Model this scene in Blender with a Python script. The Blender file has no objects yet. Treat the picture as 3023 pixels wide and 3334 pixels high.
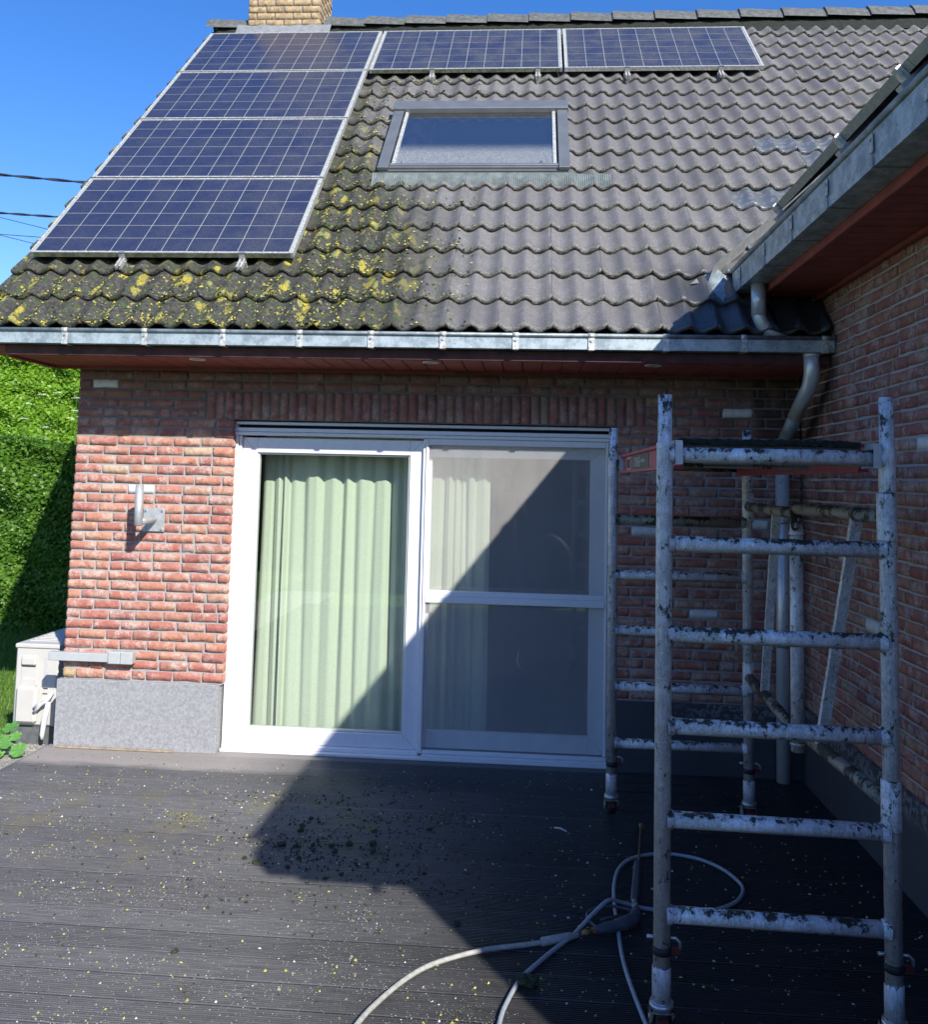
import bpy, math, random, bisect
import numpy as np
from mathutils import Vector, Matrix, noise as mnoise
R = random.Random(7)
sc = bpy.context.scene
C = bpy.context.collection

# ------------------------------------------------------------------ camera
CAM = Vector((0, -5.4296, 1.66))
cam = bpy.data.cameras.new('camera'); co = bpy.data.objects.new('camera', cam); C.objects.link(co); sc.camera = co
r_ = Vector((0.99729128, 0.06991818, 0.02283747)); u_ = Vector((-0.01690461, -0.08429972, 0.99629704)); f_ = Vector((-0.07158446, 0.99398441, 0.08288944))
co.matrix_world = Matrix(((r_.x, u_.x, -f_.x, CAM.x), (r_.y, u_.y, -f_.y, CAM.y), (r_.z, u_.z, -f_.z, CAM.z), (0, 0, 0, 1)))
cam.sensor_fit = 'HORIZONTAL'; cam.sensor_width = 36; cam.lens = 2930.47 / 3023 * 36
cam.shift_y = -0.11545; cam.clip_start = 0.02; cam.clip_end = 500

# ------------------------------------------------------------------ world and sun
SUN = Vector((0.4470, -0.7000, 0.5565)).normalized()      # towards the sun
w = bpy.data.worlds.new('World'); sc.world = w; w.use_nodes = True
nt = w.node_tree; nt.nodes.clear()
sky = nt.nodes.new('ShaderNodeTexSky'); sky.sky_type = 'NISHITA'; sky.sun_disc = False
sky.sun_elevation = math.asin(SUN.z); sky.sun_rotation = math.atan2(SUN.x, SUN.y)
sky.air_density = 1.0; sky.dust_density = 0.3; sky.ozone_density = 3.0
hs = nt.nodes.new('ShaderNodeHueSaturation'); hs.inputs['Saturation'].default_value = 1.3
bg = nt.nodes.new('ShaderNodeBackground'); bg.inputs[1].default_value = 0.125
out = nt.nodes.new('ShaderNodeOutputWorld')
geo = nt.nodes.new('ShaderNodeTexCoord'); mp = nt.nodes.new('ShaderNodeMapping'); mp.inputs['Scale'].default_value = (1.2, 3.5, 5.0)
cn = nt.nodes.new('ShaderNodeTexNoise'); cn.inputs['Scale'].default_value = 1.6; cn.inputs['Detail'].default_value = 9; cn.inputs['Roughness'].default_value = 0.62
cr = nt.nodes.new('ShaderNodeValToRGB'); cr.color_ramp.elements[0].position = 0.66; cr.color_ramp.elements[1].position = 0.95
cr.color_ramp.elements[1].color = (0.6, 0.6, 0.6, 1)
cm = nt.nodes.new('ShaderNodeMixRGB'); cm.inputs[2].default_value = (6.5, 6.8, 7.4, 1)
ti = nt.nodes.new('ShaderNodeMixRGB'); ti.blend_type = 'MULTIPLY'; ti.inputs[0].default_value = 1; ti.inputs[2].default_value = (1.0, .92, 1.14, 1)
for a, b in ((sky.outputs[0], hs.inputs['Color']), (hs.outputs[0], ti.inputs[1]), (ti.outputs[0], cm.inputs[1]), (geo.outputs['Generated'], mp.inputs[0]), (mp.outputs[0], cn.inputs['Vector']),
             (cn.outputs[0], cr.inputs[0]), (cr.outputs[0], cm.inputs[0]), (cm.outputs[0], bg.inputs[0]), (bg.outputs[0], out.inputs[0])):
    nt.links.new(a, b)
sl = bpy.data.lights.new('sun', 'SUN'); sl.energy = 4.8; sl.angle = math.radians(0.53); sl.color = (1, 0.955, 0.88)
so = bpy.data.objects.new('sun', sl); C.objects.link(so); so.rotation_euler = (-SUN).to_track_quat('-Z', 'Y').to_euler(); so.location = (4, -8, 8)
vs = sc.view_settings; vs.view_transform = 'Standard'; vs.look = 'None'; vs.exposure = 0.62; vs.gamma = 1; vs.use_curve_mapping = False

# ------------------------------------------------------------------ material helpers
class G:
    def __init__(s, name):
        s.m = bpy.data.materials.new(name); s.m.use_nodes = True; s.t = s.m.node_tree; s.t.nodes.clear()
        s.out = s.t.nodes.new('ShaderNodeOutputMaterial')
        s.g = s.t.nodes.new('ShaderNodeNewGeometry'); s.pos = s.g.outputs['Position']
    def set(s, inp, v):
        if hasattr(v, 'is_linked') or isinstance(v, bpy.types.NodeSocket): s.t.links.new(v, inp)
        elif isinstance(v, (tuple, list)) and len(v) == 3 and inp.type == 'RGBA': inp.default_value = (*v, 1)
        else: inp.default_value = v
    def n(s, typ, ins=(), props=None):
        x = s.t.nodes.new('ShaderNode' + typ)
        for k, v in (props or {}).items(): setattr(x, k, v)
        for k, v in dict(ins).items(): s.set(x.inputs[k], v)
        return x
    def noise(s, scale, detail=4, rough=.55, vec=None, sc3=None):
        v = s.pos if vec is None else vec
        if sc3: v = s.n('Mapping', {'Vector': v, 'Scale': sc3}).outputs[0]
        return s.n('TexNoise', {'Vector': v, 'Scale': scale, 'Detail': detail, 'Roughness': rough}).outputs[0]
    def ramp(s, fac, stops, interp='LINEAR'):
        x = s.t.nodes.new('ShaderNodeValToRGB'); e = x.color_ramp.elements; x.color_ramp.interpolation = interp
        while len(e) < len(stops): e.new(.5)
        for i, (p, c) in enumerate(stops):
            e[i].position = p; e[i].color = (c, c, c, 1) if isinstance(c, (int, float)) else (*c, 1)
        s.set(x.inputs[0], fac); return x.outputs[0]
    def mix(s, f, a, b, mode='MIX'):
        x = s.t.nodes.new('ShaderNodeMixRGB'); x.blend_type = mode
        s.set(x.inputs[0], f); s.set(x.inputs[1], a); s.set(x.inputs[2], b); return x.outputs[0]
    def math(s, op, a, b=0.0, c=None):
        x = s.t.nodes.new('ShaderNodeMath'); x.operation = op; s.set(x.inputs[0], a); s.set(x.inputs[1], b)
        if c is not None: s.set(x.inputs[2], c)
        return x.outputs[0]
    def sep(s, v=None):
        return s.n('SeparateXYZ', {0: s.pos if v is None else v}).outputs
    def ss(s, x, a, b):
        return s.n('MapRange', {'Value': x, 'From Min': a, 'From Max': b}, {'interpolation_type': 'SMOOTHSTEP'}).outputs[0]
    def bump(s, h, strength=.5, dist=.01):
        return s.n('Bump', {'Height': h, 'Strength': strength, 'Distance': dist}).outputs[0]
    def bsdf(s, col, rough=.6, metal=0, nrm=None, **kw):
        d = {'Base Color': col, 'Roughness': rough, 'Metallic': metal}
        if nrm is not None: d['Normal'] = nrm
        d.update({k.replace('_', ' '): v for k, v in kw.items()})
        p = s.n('BsdfPrincipled', d); s.t.links.new(p.outputs[0], s.out.inputs[0]); return s.m

def flat(name, col, rough=.6, metal=0, mott=.12, scale=30, bump=0, **kw):
    g = G(name); n = g.noise(scale)
    c = g.mix(g.ramp(n, [(.3, 0), (.7, 1)]), tuple(v * (1 - mott) for v in col), tuple(min(1, v * (1 + mott)) for v in col))
    nr = g.bump(g.noise(scale * 6), bump, .004) if bump else None
    return g.bsdf(c, rough, metal, nr, **kw)

def brick_mat(name, src):
    g = G(name)
    rnd = g.n('ObjectInfo').outputs['Random'] if src == 'obj' else g.n('Attribute', props={'attribute_name': 'rnd'}).outputs['Fac']
    col = g.ramp(rnd, [(0, (.50, .155, .08)), (.1, (.52, .19, .10)), (.2, (.36, .07, .05)), (.32, (.44, .10, .055)), (.42, (.33, .055, .055)),
                       (.52, (.52, .22, .12)), (.62, (.45, .11, .08)), (.72, (.38, .14, .09)), (.8, (.30, .06, .055)), (.88, (.50, .23, .12)), (.95, (.42, .16, .11)), (1, (.47, .33, .2))])
    col = g.mix(.33, col, (.38, .26, .22))
    v = g.math('MULTIPLY', rnd, 37.0); off = g.n('CombineXYZ', {0: v, 1: v, 2: v}).outputs[0]
    p = g.n('VectorMath', {0: g.pos, 1: off}, {'operation': 'ADD'}).outputs[0]
    n1 = g.noise(22, 5, .6, p); n2 = g.noise(90, 4, .6, p); n3 = g.noise(11, 6, .65, p)
    col = g.mix(g.ramp(n1, [(.3, .75), (.5, 0), (1, 0)]), col, g.mix(.55, col, (.16, .05, .045)))
    col = g.mix(g.ramp(n2, [(.45, 0), (.75, .35)]), col, (.55, .27, .17))
    eff = g.math('MULTIPLY', g.ramp(n3, [(.47, 0), (.62, .85)]), g.ramp(n2, [(.38, .2), (.6, 1)]))
    eff = g.math('MULTIPLY', eff, g.math('MULTIPLY_ADD', g.ss(g.sep()[0], .4, 1.5), .5, .95)); col = g.mix(g.math('MINIMUM', eff, .9), col, (.58, .48, .41))
    x, y, z = g.sep()
    hi = g.math('MULTIPLY', g.ss(z, 1.75, 2.3), g.math('SUBTRACT', 1.0, g.math('MULTIPLY', g.ss(x, 1.55, 1.6), .75)))                                    # grime below the eaves, deepened by shade painted into the bricks
    grime_shade = g.math('MULTIPLY', g.math('MULTIPLY', hi, .8), g.ramp(g.noise(5, 5), [(.35, .55), (.7, 1)]))
    col = g.mix(grime_shade, col, (.10, .078, .072))
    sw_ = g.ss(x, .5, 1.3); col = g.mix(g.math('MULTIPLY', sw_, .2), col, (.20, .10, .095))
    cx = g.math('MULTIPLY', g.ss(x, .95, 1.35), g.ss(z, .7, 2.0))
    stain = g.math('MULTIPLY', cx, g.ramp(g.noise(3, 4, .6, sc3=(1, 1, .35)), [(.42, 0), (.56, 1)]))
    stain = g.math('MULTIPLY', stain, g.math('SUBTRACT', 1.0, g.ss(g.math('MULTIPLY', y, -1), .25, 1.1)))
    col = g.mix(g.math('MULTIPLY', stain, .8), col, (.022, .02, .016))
    b = g.bump(g.math('ADD', g.noise(55, 6, .7, p), g.math('MULTIPLY', n1, 1.2)), .95, .007)
    return g.bsdf(col, .9, 0, b)

def mortar_mat(name):
    g = G(name); x, y, z = g.sep()
    c = g.mix(g.noise(40, 5), (.27, .265, .26), (.42, .41, .40))
    hi = g.math('MULTIPLY', g.math('MULTIPLY', g.ss(z, 1.7, 2.1), .8), g.ss(x, 1.61, 1.55)); c = g.mix(g.ss(x, 1.55, 1.61), c, (.44, .43, .42)); c = g.mix(hi, c, (.12, .12, .105))  # mortar darkened below the eaves: grime plus painted-in shade
    return g.bsdf(c, .95, 0, g.bump(g.noise(220, 5, .7), .8, .004))

def tile_mat(name, src, glossy=False):
    g = G(name); x, y, z = g.sep()
    rnd = g.n('ObjectInfo').outputs['Random'] if src == 'obj' else g.n('Attribute', props={'attribute_name': 'rnd'}).outputs['Fac']
    gr = g.noise(115, 6, .9); n1 = g.noise(14, 5, .6)
    clean = g.mix(g.ramp(gr, [(.40, 0), (.60, 1)]), (.070, .068, .067), (.285, .278, .272))
    clean = g.mix(g.ramp(n1, [(.4, .5), (.62, 0)]), clean, (.125, .122, .12))
    clean = g.mix(g.math('MULTIPLY', rnd, .5), clean, (.07, .069, .073))
    far = g.ss(x, 1.5, 4.5); clean = g.mix(g.math('MULTIPLY', far, .3), clean, (.22, .215, .19))
    rim = g.n('Attribute', props={'attribute_name': 'rim'}).outputs['Fac']
    grit = g.noise(110, 4, .9)
    rimc = g.mix(g.ramp(grit, [(.50, 0), (.56, 1)]), (.06, .058, .05), (.25, .245, .225))
    rimc = g.mix(g.ramp(grit, [(.60, 0), (.64, .9)]), rimc, (.55, .55, .52))
    clean = g.mix(g.math('MULTIPLY', rim, g.ramp(g.noise(60), [(.38, .25), (.55, 1)])), clean, rimc)
    if glossy:
        c = g.mix(g.ramp(g.noise(24, 5, .6), [(.5, 0), (.62, 1)]), (.10, .115, .135), (.20, .205, .205))
        return g.bsdf(c, .34, 0, g.bump(gr, .15, .002))
    # uncleaned, mossy part
    moss = g.mix(g.ramp(g.noise(38, 6, .7), [(.4, 0), (.62, 1)]), (.022, .021, .019), (.066, .062, .055))
    moss = g.mix(g.ramp(g.noise(17, 7, .72), [(.50, 0), (.60, .9)]), moss, g.mix(g.noise(120), (.02, .035, .01), (.075, .10, .035)))
    moss = g.mix(g.ramp(g.noise(50, 5, .7), [(.60, 0), (.66, .9)]), moss, (.22, .25, .17))
    st = g.n('Mapping', {'Vector': g.pos, 'Scale': (1.15, .55, .55)}).outputs[0]
    wv = g.n('TexNoise', {'Vector': st, 'Scale': 16.0, 'Detail': 5}).outputs['Color']
    v = g.n('VectorMath', {0: st, 1: g.n('VectorMath', {0: wv, 'Scale': .085}, {'operation': 'SCALE'}).outputs[0]}, {'operation': 'ADD'}).outputs[0]
    vor = g.n('TexVoronoi', {'Vector': v, 'Scale': 10.0, 'Randomness': 1.0})
    rad = g.ramp(g.math('ADD', vor.outputs['Distance'], g.math('MULTIPLY', g.noise(60, 6, .8), .75)), [(.70, 1), (.74, 0)])
    pick = g.ramp(g.sep(vor.outputs['Color'])[0], [(.36, 0), (.38, 1)])
    low = g.ss(z, 5.2, 2.9)
    patch = g.math('MULTIPLY', g.ramp(g.noise(2.2, 3), [(.34, .3), (.5, 1)]), g.math('MULTIPLY', rad, pick))
    v2 = g.n('TexVoronoi', {'Vector': v, 'Scale': 27.0, 'Randomness': 1.0})
    rad2 = g.ramp(g.math('ADD', v2.outputs['Distance'], g.math('MULTIPLY', g.noise(90, 5, .8), .75)), [(.66, 1), (.70, 0)])
    pk2 = g.ramp(g.sep(v2.outputs['Color'])[0], [(.52, 0), (.54, 1)]); cl2 = g.ramp(g.noise(5, 4), [(.46, 0), (.54, 1)])
    patch = g.math('MAXIMUM', patch, g.math('MULTIPLY', g.math('MULTIPLY', rad2, pk2), cl2))
    patch = g.math('MULTIPLY', patch, g.math('MULTIPLY_ADD', g.ss(x, -.55, -1.15), .85, .15))
    yel = g.mix(g.ramp(g.noise(60), [(.4, 0), (.6, 1)]), (.36, .35, .06), (.56, .42, .045))
    yel = g.mix(g.ramp(g.sep(v2.outputs['Color'])[1], [(.66, 0), (.7, .8)]), yel, (.26, .30, .12))
    edge = g.ramp(g.noise(160, 3), [(.4, .35), (.5, 1)])
    patch = g.math('MULTIPLY', g.math('MULTIPLY', patch, edge), g.math('MULTIPLY_ADD', low, .7, .3))
    moss = g.mix(patch, moss, yel)
    # where the cleaning stopped
    bx = g.math('ADD', x, g.math('MULTIPLY', g.noise(5, 6, .7), .7)); bx = g.math('ADD', bx, g.math('MULTIPLY', g.ss(z, 2.9, 4.6), .8))
    m = g.ramp(bx, [(0, 1), (1, 0)]); m = g.ss(bx, .06, -.46)
    c = g.mix(m, clean, moss)
    b = g.bump(g.math('ADD', g.math('MULTIPLY', gr, .6), g.math('ADD', g.math('MULTIPLY', patch, g.math('MULTIPLY', m, 2.0)), g.math('MULTIPLY', g.math('MULTIPLY', g.noise(38, 6, .7), m), 2.0))), .7, .004)
    wetc = g.math('MULTIPLY', g.ss(x, .62, .95), g.ss(z, 3.05, 2.75)); c = g.mix(g.math('MULTIPLY', wetc, .7), c, (.02, .024, .032))
    return g.bsdf(c, g.math('SUBTRACT', g.math('MULTIPLY_ADD', m, .2, .6), g.math('MULTIPLY', wetc, .45)), 0, b)

def zinc_mat(name, dark=1.0):
    g = G(name); n = g.noise(12, 7, .7); n2 = g.noise(60, 5, .7)
    c = g.mix(g.ramp(n, [(.42, 0), (.58, 1)]), tuple(v * dark for v in (.27, .33, .36)), tuple(v * dark for v in (.47, .545, .575)))
    c = g.mix(g.ramp(n2, [(.56, 0), (.7, .8)]), c, tuple(v * dark for v in (.16, .19, .17)))
    return g.bsdf(c, g.ramp(n2, [(.3, .42), (.7, .62)]), .45, g.bump(n, .1, .003))

def pipe_mat(name):
    g = G(name); n = g.noise(9, 5, .6); sp = g.noise(55, 4, .6, sc3=(1, 1, .5))
    c = g.mix(n, (.52, .56, .58), (.70, .73, .75))
    c = g.mix(g.ramp(sp, [(.66, 0), (.69, .85)]), c, (.04, .04, .04))
    return g.bsdf(c, .30, .35, g.bump(n, .08, .002))

def alu_mat(name, grime=.5, tint=(.76, .79, .84)):
    g = G(name); x, y, z = g.sep(); N = g.sep(g.g.outputs['Normal'])
    tw = g.n('CombineXYZ', {0: g.math('MULTIPLY', x, 1.0), 1: g.math('MULTIPLY', y, 1.0), 2: g.math('MULTIPLY', z, .55)}).outputs[0]
    n1 = g.noise(48, 8, .8, tw); n2 = g.noise(6.5, 4, .6); n3 = g.noise(170, 4, .7); big = g.noise(17, 5, .65)
    scr = g.noise(14, 3, .8, sc3=(9, 9, .6))
    c = g.mix(g.ramp(scr, [(.38, 0), (.62, 1)]), tuple(v * .78 for v in tint), tuple(min(1, v * 1.12) for v in tint))
    film = g.math('MULTIPLY', g.ramp(big, [(.38, .1), (.56, 1)]), g.ramp(n3, [(.35, .2), (.6, 1)]))
    c = g.mix(g.math('MULTIPLY', film, min(1, .55 + grime * .3)), c, (.27, .26, .22))
    side = g.math('MULTIPLY', g.ss(N[1], -.1, -.8), 1.0); up = g.ss(N[2], .15, .75)
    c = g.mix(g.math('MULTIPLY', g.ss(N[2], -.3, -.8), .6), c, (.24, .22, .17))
    th = g.math('ADD', n1, g.math('ADD', g.math('MULTIPLY', g.math('MULTIPLY', up, g.ramp(big, [(.38, .25), (.56, 1)])), .13), g.math('MULTIPLY', g.ramp(n2, [(.42, 0), (.62, 1)]), .07 * grime * 2)))
    blk = g.ramp(th, [(.605, 0), (.64, 1)])
    c = g.mix(blk, c, g.mix(n3, (.012, .012, .010), (.05, .047, .038)))
    return g.bsdf(c, g.ramp(big, [(.4, .38), (.6, .7)]), g.ramp(th, [(.46, .22), (.60, .0)]), g.bump(g.math('ADD', n1, g.math('MULTIPLY', blk, .8)), .6, .004))

def deck_mat(name):
    g = G(name); x, y, z = g.sep()
    lng = g.noise(6, 6, .6, sc3=(1, 14, 1)); grain = g.noise(30, 5, .7, sc3=(1, 12, 1))
    rnd = g.n('ObjectInfo').outputs['Random']
    c = g.mix(g.ramp(lng, [(.3, 0), (.7, 1)]), (.066, .067, .071), (.150, .150, .156))
    c = g.mix(g.ramp(grain, [(.5, 0), (.75, .5)]), c, (.15, .14, .135))
    c = g.mix(g.math('MULTIPLY', rnd, .25), c, (.075, .07, .07))
    dry = g.math('MULTIPLY', g.ss(g.math('ADD', y, g.math('MULTIPLY', g.noise(2.5, 4, sc3=(1, 2, 1)), .25)), -.26, -.13), g.ss(x, -.3, -1.7))             # the dry grey strip along the wall
    c = g.mix(dry, c, g.mix(grain, (.17, .155, .145), (.33, .30, .28)))
    dirt = g.math('MULTIPLY', g.ramp(g.noise(3.2, 5, .65), [(.50, 0), (.66, 1)]), g.math('MULTIPLY', g.ss(y, -.5, -.9), g.ss(y, -1.9, -1.2)))
    c = g.mix(g.math('MULTIPLY', dirt, .55), c, (.16, .14, .065))
    c = g.mix(g.math('MULTIPLY', g.ss(z, -.0012, -.0045), .8), c, (.012, .011, .011))
    fl = g.ramp(g.noise(230, 2, .5), [(.69, 0), (.72, 1)]); c = g.mix(g.math('MULTIPLY', fl, .5), c, (.34, .33, .30))
    rust = g.math('MULTIPLY', g.ramp(g.noise(4, 3, .5, sc3=(1, 30, 1)), [(.72, 0), (.76, 1)]), g.ss(y, -1.2, -1.6)); c = g.mix(g.math('MULTIPLY', rust, .6), c, (.25, .14, .06))
    wet = g.ss(g.math('ADD', x, g.math('MULTIPLY', g.noise(1.6, 4), .8)), -.9, .7)
    wet2 = g.math('MAXIMUM', wet, g.math('MULTIPLY', g.ss(y, -.9, -.3), g.ss(x, -1.8, -.9)))
    c = g.mix(wet2, c, g.mix(.78, c, (.0025, .0025, .003)))
    rough = g.math('MULTIPLY_ADD', wet2, -.27, .5); rough = g.math('ADD', rough, g.math('MULTIPLY', g.noise(25, 4), .16))
    return g.bsdf(c, rough, 0, g.bump(grain, .35, .002), Specular_IOR_Level=.5)

def pvc_mat(name, col=(.74, .75, .76)):
    g = G(name); n = g.noise(30, 5, .6); sp = g.noise(130, 2, .5)
    c = g.mix(g.ramp(n, [(.35, .0), (.75, .35)]), col, tuple(v * .8 for v in col))
    c = g.mix(g.ramp(sp, [(.74, 0), (.77, .7)]), c, (.25, .25, .24))
    return g.bsdf(c, .42)

def glass_mat(name, tint=(.93, .97, .93), rough=.0, dirt=.0, ior=1.5, z0=.75, z1=.1):
    g = G(name)
    tr = g.n('BsdfTransparent', {0: tint}); gl = g.n('BsdfGlossy', {'Color': (1, 1, 1), 'Roughness': rough})
    fr = g.n('Fresnel', {'IOR': ior}); ff = g.math('MULTIPLY', fr.outputs[0], g.math('SUBTRACT', 1.0, g.g.outputs['Backfacing']))
    m = g.n('MixShader', {0: ff, 1: tr.outputs[0], 2: gl.outputs[0]})
    o = m
    if dirt:  # dirt on the door panes; on the roof window a painted cloud-reflection haze
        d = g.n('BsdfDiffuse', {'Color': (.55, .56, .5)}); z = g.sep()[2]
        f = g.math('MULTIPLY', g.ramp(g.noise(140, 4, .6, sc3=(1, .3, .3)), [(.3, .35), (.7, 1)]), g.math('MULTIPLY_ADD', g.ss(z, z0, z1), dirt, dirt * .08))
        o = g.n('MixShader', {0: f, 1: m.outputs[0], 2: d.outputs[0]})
    g.t.links.new(o.outputs[0], g.out.inputs[0]); return g.m

def screen_mat(name):
    g = G(name); tr = g.n('BsdfTransparent', {0: (1, 1, 1)}); d = g.n('BsdfDiffuse', {'Color': g.mix(g.noise(3, 4), (.60, .59, .57), (.65, .64, .62))})
    wv = g.ramp(g.noise(9, 3, .5, sc3=(1, 1, .4)), [(.3, .17), (.7, .21)])
    m = g.n('MixShader', {0: wv, 1: tr.outputs[0], 2: d.outputs[0]}); g.t.links.new(m.outputs[0], g.out.inputs[0]); return g.m

def leaf_mat(name, a, b, c3=None):
    g = G(name); r = g.n('Attribute', props={'attribute_name': 'rnd'}).outputs['Fac']
    col = g.ramp(r, [(0, a), (.7, b), (1, c3 or b)])
    d = g.n('BsdfPrincipled', {'Base Color': col, 'Roughness': .45, 'Specular IOR Level': .4}); t = g.n('BsdfTranslucent', {'Color': g.mix(1, col, (1.4, 1.6, .5), 'MULTIPLY')})
    m = g.n('MixShader', {0: .3, 1: d.outputs[0], 2: t.outputs[0]}); g.t.links.new(m.outputs[0], g.out.inputs[0]); return g.m

def cell_mat(name):
    g = G(name); rnd = g.n('ObjectInfo').outputs['Random']; p = g.pos
    n1 = g.noise(5, 5, .6); fl = g.noise(48, 4, .6, sc3=(.6, 2.2, 2.2))
    c = g.mix(g.ramp(fl, [(.35, 0), (.65, 1)]), (.008, .014, .046), (.017, .026, .074))
    c = g.mix(g.math('MULTIPLY', rnd, .5), c, (.012, .018, .065))
    ln = g.n('TexWave', {'Vector': g.n('Mapping', {'Vector': g.n('TexCoord').outputs['Object'], 'Scale': (0, 1, 0)}).outputs[0], 'Scale': 32.0}, {'bands_direction': 'Y'}).outputs[0]
    c = g.mix(g.ramp(ln, [(.82, 0), (.95, .4)]), c, (.08, .095, .15))
    x, y, z = g.sep()
    dust = g.math('MULTIPLY', g.ramp(n1, [(.34, .25), (.62, 1)]), g.math('MULTIPLY_ADD', g.ss(x, -2.6, -.6), .5, .38))
    dust = g.math('MULTIPLY', dust, g.ramp(g.noise(140, 5, .8), [(.40, .1), (.62, 1)]))
    c = g.mix(g.math('MULTIPLY', dust, .8), c, (.13, .125, .095))
    return g.bsdf(c, g.math('MULTIPLY_ADD', dust, .4, .2), 0, Specular_IOR_Level=.45)

MT = {}
def mk(k, f, *a, **kw):
    MT[k] = f(k, *a, **kw); return MT[k]
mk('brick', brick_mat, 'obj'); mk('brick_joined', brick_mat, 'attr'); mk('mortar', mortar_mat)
mk('tile', tile_mat, 'obj'); mk('tile_joined', tile_mat, 'attr'); mk('tile_smooth', tile_mat, 'obj', glossy=True)
mk('zinc', zinc_mat); mk('zinc_dark', zinc_mat, .72); mk('galvanised_pipe', pipe_mat)
mk('aluminium_tube', alu_mat); mk('aluminium_dirty', alu_mat, 1.5, (.25, .24, .20)); mk('deck_composite', deck_mat); mk('white_profile', pvc_mat); mk('grey_profile', pvc_mat, (.55, .57, .58))
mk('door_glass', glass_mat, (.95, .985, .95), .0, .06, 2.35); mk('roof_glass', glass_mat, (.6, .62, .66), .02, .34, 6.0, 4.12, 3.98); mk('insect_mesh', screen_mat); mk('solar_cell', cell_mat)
mk('white_brick', flat, (.68, .68, .66), .85, 0, .15, 40, .5); mk('yellow_brick', flat, (.34, .25, .14), .92, 0, .45, 24, .8)
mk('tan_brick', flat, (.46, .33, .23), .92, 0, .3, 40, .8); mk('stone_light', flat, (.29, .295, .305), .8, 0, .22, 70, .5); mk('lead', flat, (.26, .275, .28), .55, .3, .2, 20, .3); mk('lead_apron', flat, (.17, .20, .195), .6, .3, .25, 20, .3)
mk('red_wood', flat, (.27, .062, .052), .62, 0, .22, 12, .25); mk('fascia_grimy', flat, (.075, .025, .022), .7, 0, .5, 14, .2); mk('soot_dark', flat, (.02, .018, .016), .9); mk('dark_void', flat, (.012, .012, .013), .9)
mk('cover_grey', flat, (.20, .215, .225), .42, .5, .12, 8); mk('frame_silver', flat, (.50, .51, .48), .5, .4, .4, 60, .2); mk('frame_mossy', flat, (.17, .19, .13), .8, .1, .5, 28, .4)
mk('cell_gap', flat, (.33, .35, .32), .3, 0, .1); mk('steel', flat, (.50, .51, .52), .35, .7, .15, 30); mk('galva_matt', flat, (.47, .49, .50), .5, .5, .12, 40)
mk('black_rubber', flat, (.018, .018, .02), .7, 0, .3, 40, .3); mk('hose_grey', flat, (.30, .33, .36), .5, 0, .15, 60, .15); mk('brass', flat, (.30, .20, .10), .4, .7, .2)
mk('gun_grey', flat, (.06, .07, .085), .5, 0, .2, 40, .2); mk('sleeve_grey', flat, (.34, .34, .31), .6, 0, .2, 60, .2); mk('magenta_paint', flat, (.36, .035, .085), .45, 0, .2, 30, .15)
mk('grit_black', flat, (.016, .02, .016), .95, 0, .6, 60, .8); mk('plywood', flat, (.12, .085, .05), .8, 0, .3, 14, .2); mk('label_dark', flat, (.05, .06, .055), .5); mk('label_pale', flat, (.60, .60, .52), .5, 0, .1)
mk('curtain_cloth', flat, (.55, .585, .50), .9, 0, .07, 120, .2, Subsurface_Weight=0.0); mk('beige_metal', flat, (.50, .485, .45), .45, 0, .04, 10)
mk('trunking_grey', flat, (.40, .425, .425), .45, 0, .06); mk('pipe_wrap', flat, (.62, .62, .61), .55, 0, .08); mk('concrete_dark', flat, (.10, .105, .11), .85, 0, .25, 25, .3)
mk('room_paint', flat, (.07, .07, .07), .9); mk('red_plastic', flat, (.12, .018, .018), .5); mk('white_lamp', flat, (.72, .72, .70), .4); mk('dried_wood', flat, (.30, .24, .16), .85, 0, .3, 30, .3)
mk('leaf_hedge', leaf_mat, (.04, .11, .012), (.10, .22, .02), (.17, .30, .04)); mk('leaf_far', leaf_mat, (.08, .20, .012), (.19, .36, .025), (.28, .42, .04))
mk('leaf_mallow', leaf_mat, (.08, .22, .05), (.14, .33, .08), (.20, .40, .10)); mk('grass_blade', leaf_mat, (.05, .12, .01), (.13, .24, .03), (.20, .30, .05)); mk('hedge_core', flat, (.008, .018, .005), .95, 0, .4)
mk('lawn', flat, (.09, .17, .03), .95, 0, .5, 12, .6); mk('gravel', flat, (.33, .31, .27), .9, 0, .6, 130, .9); mk('cable_black', flat, (.03, .032, .045), .45, 0, .2); mk('petal_white', flat, (.75, .78, .70), .8)
mk('ridge_tile', flat, (.095, .10, .093), .75, 0, .4, 22, .5)
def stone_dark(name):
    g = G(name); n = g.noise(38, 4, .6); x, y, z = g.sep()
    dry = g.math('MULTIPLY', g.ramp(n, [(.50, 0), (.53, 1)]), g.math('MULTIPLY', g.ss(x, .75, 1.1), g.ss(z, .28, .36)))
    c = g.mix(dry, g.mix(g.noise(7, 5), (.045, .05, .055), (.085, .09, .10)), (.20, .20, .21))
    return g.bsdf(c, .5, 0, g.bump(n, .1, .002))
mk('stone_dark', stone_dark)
def attrcol(name, rough=.9):
    g = G(name); a = g.n('Attribute', props={'attribute_name': 'tone'}).outputs['Color']; return g.bsdf(a, rough)
mk('debris', attrcol)
mk('moss', flat, (.035, .045, .018), .98, 0, .7, 90, .9)

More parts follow.
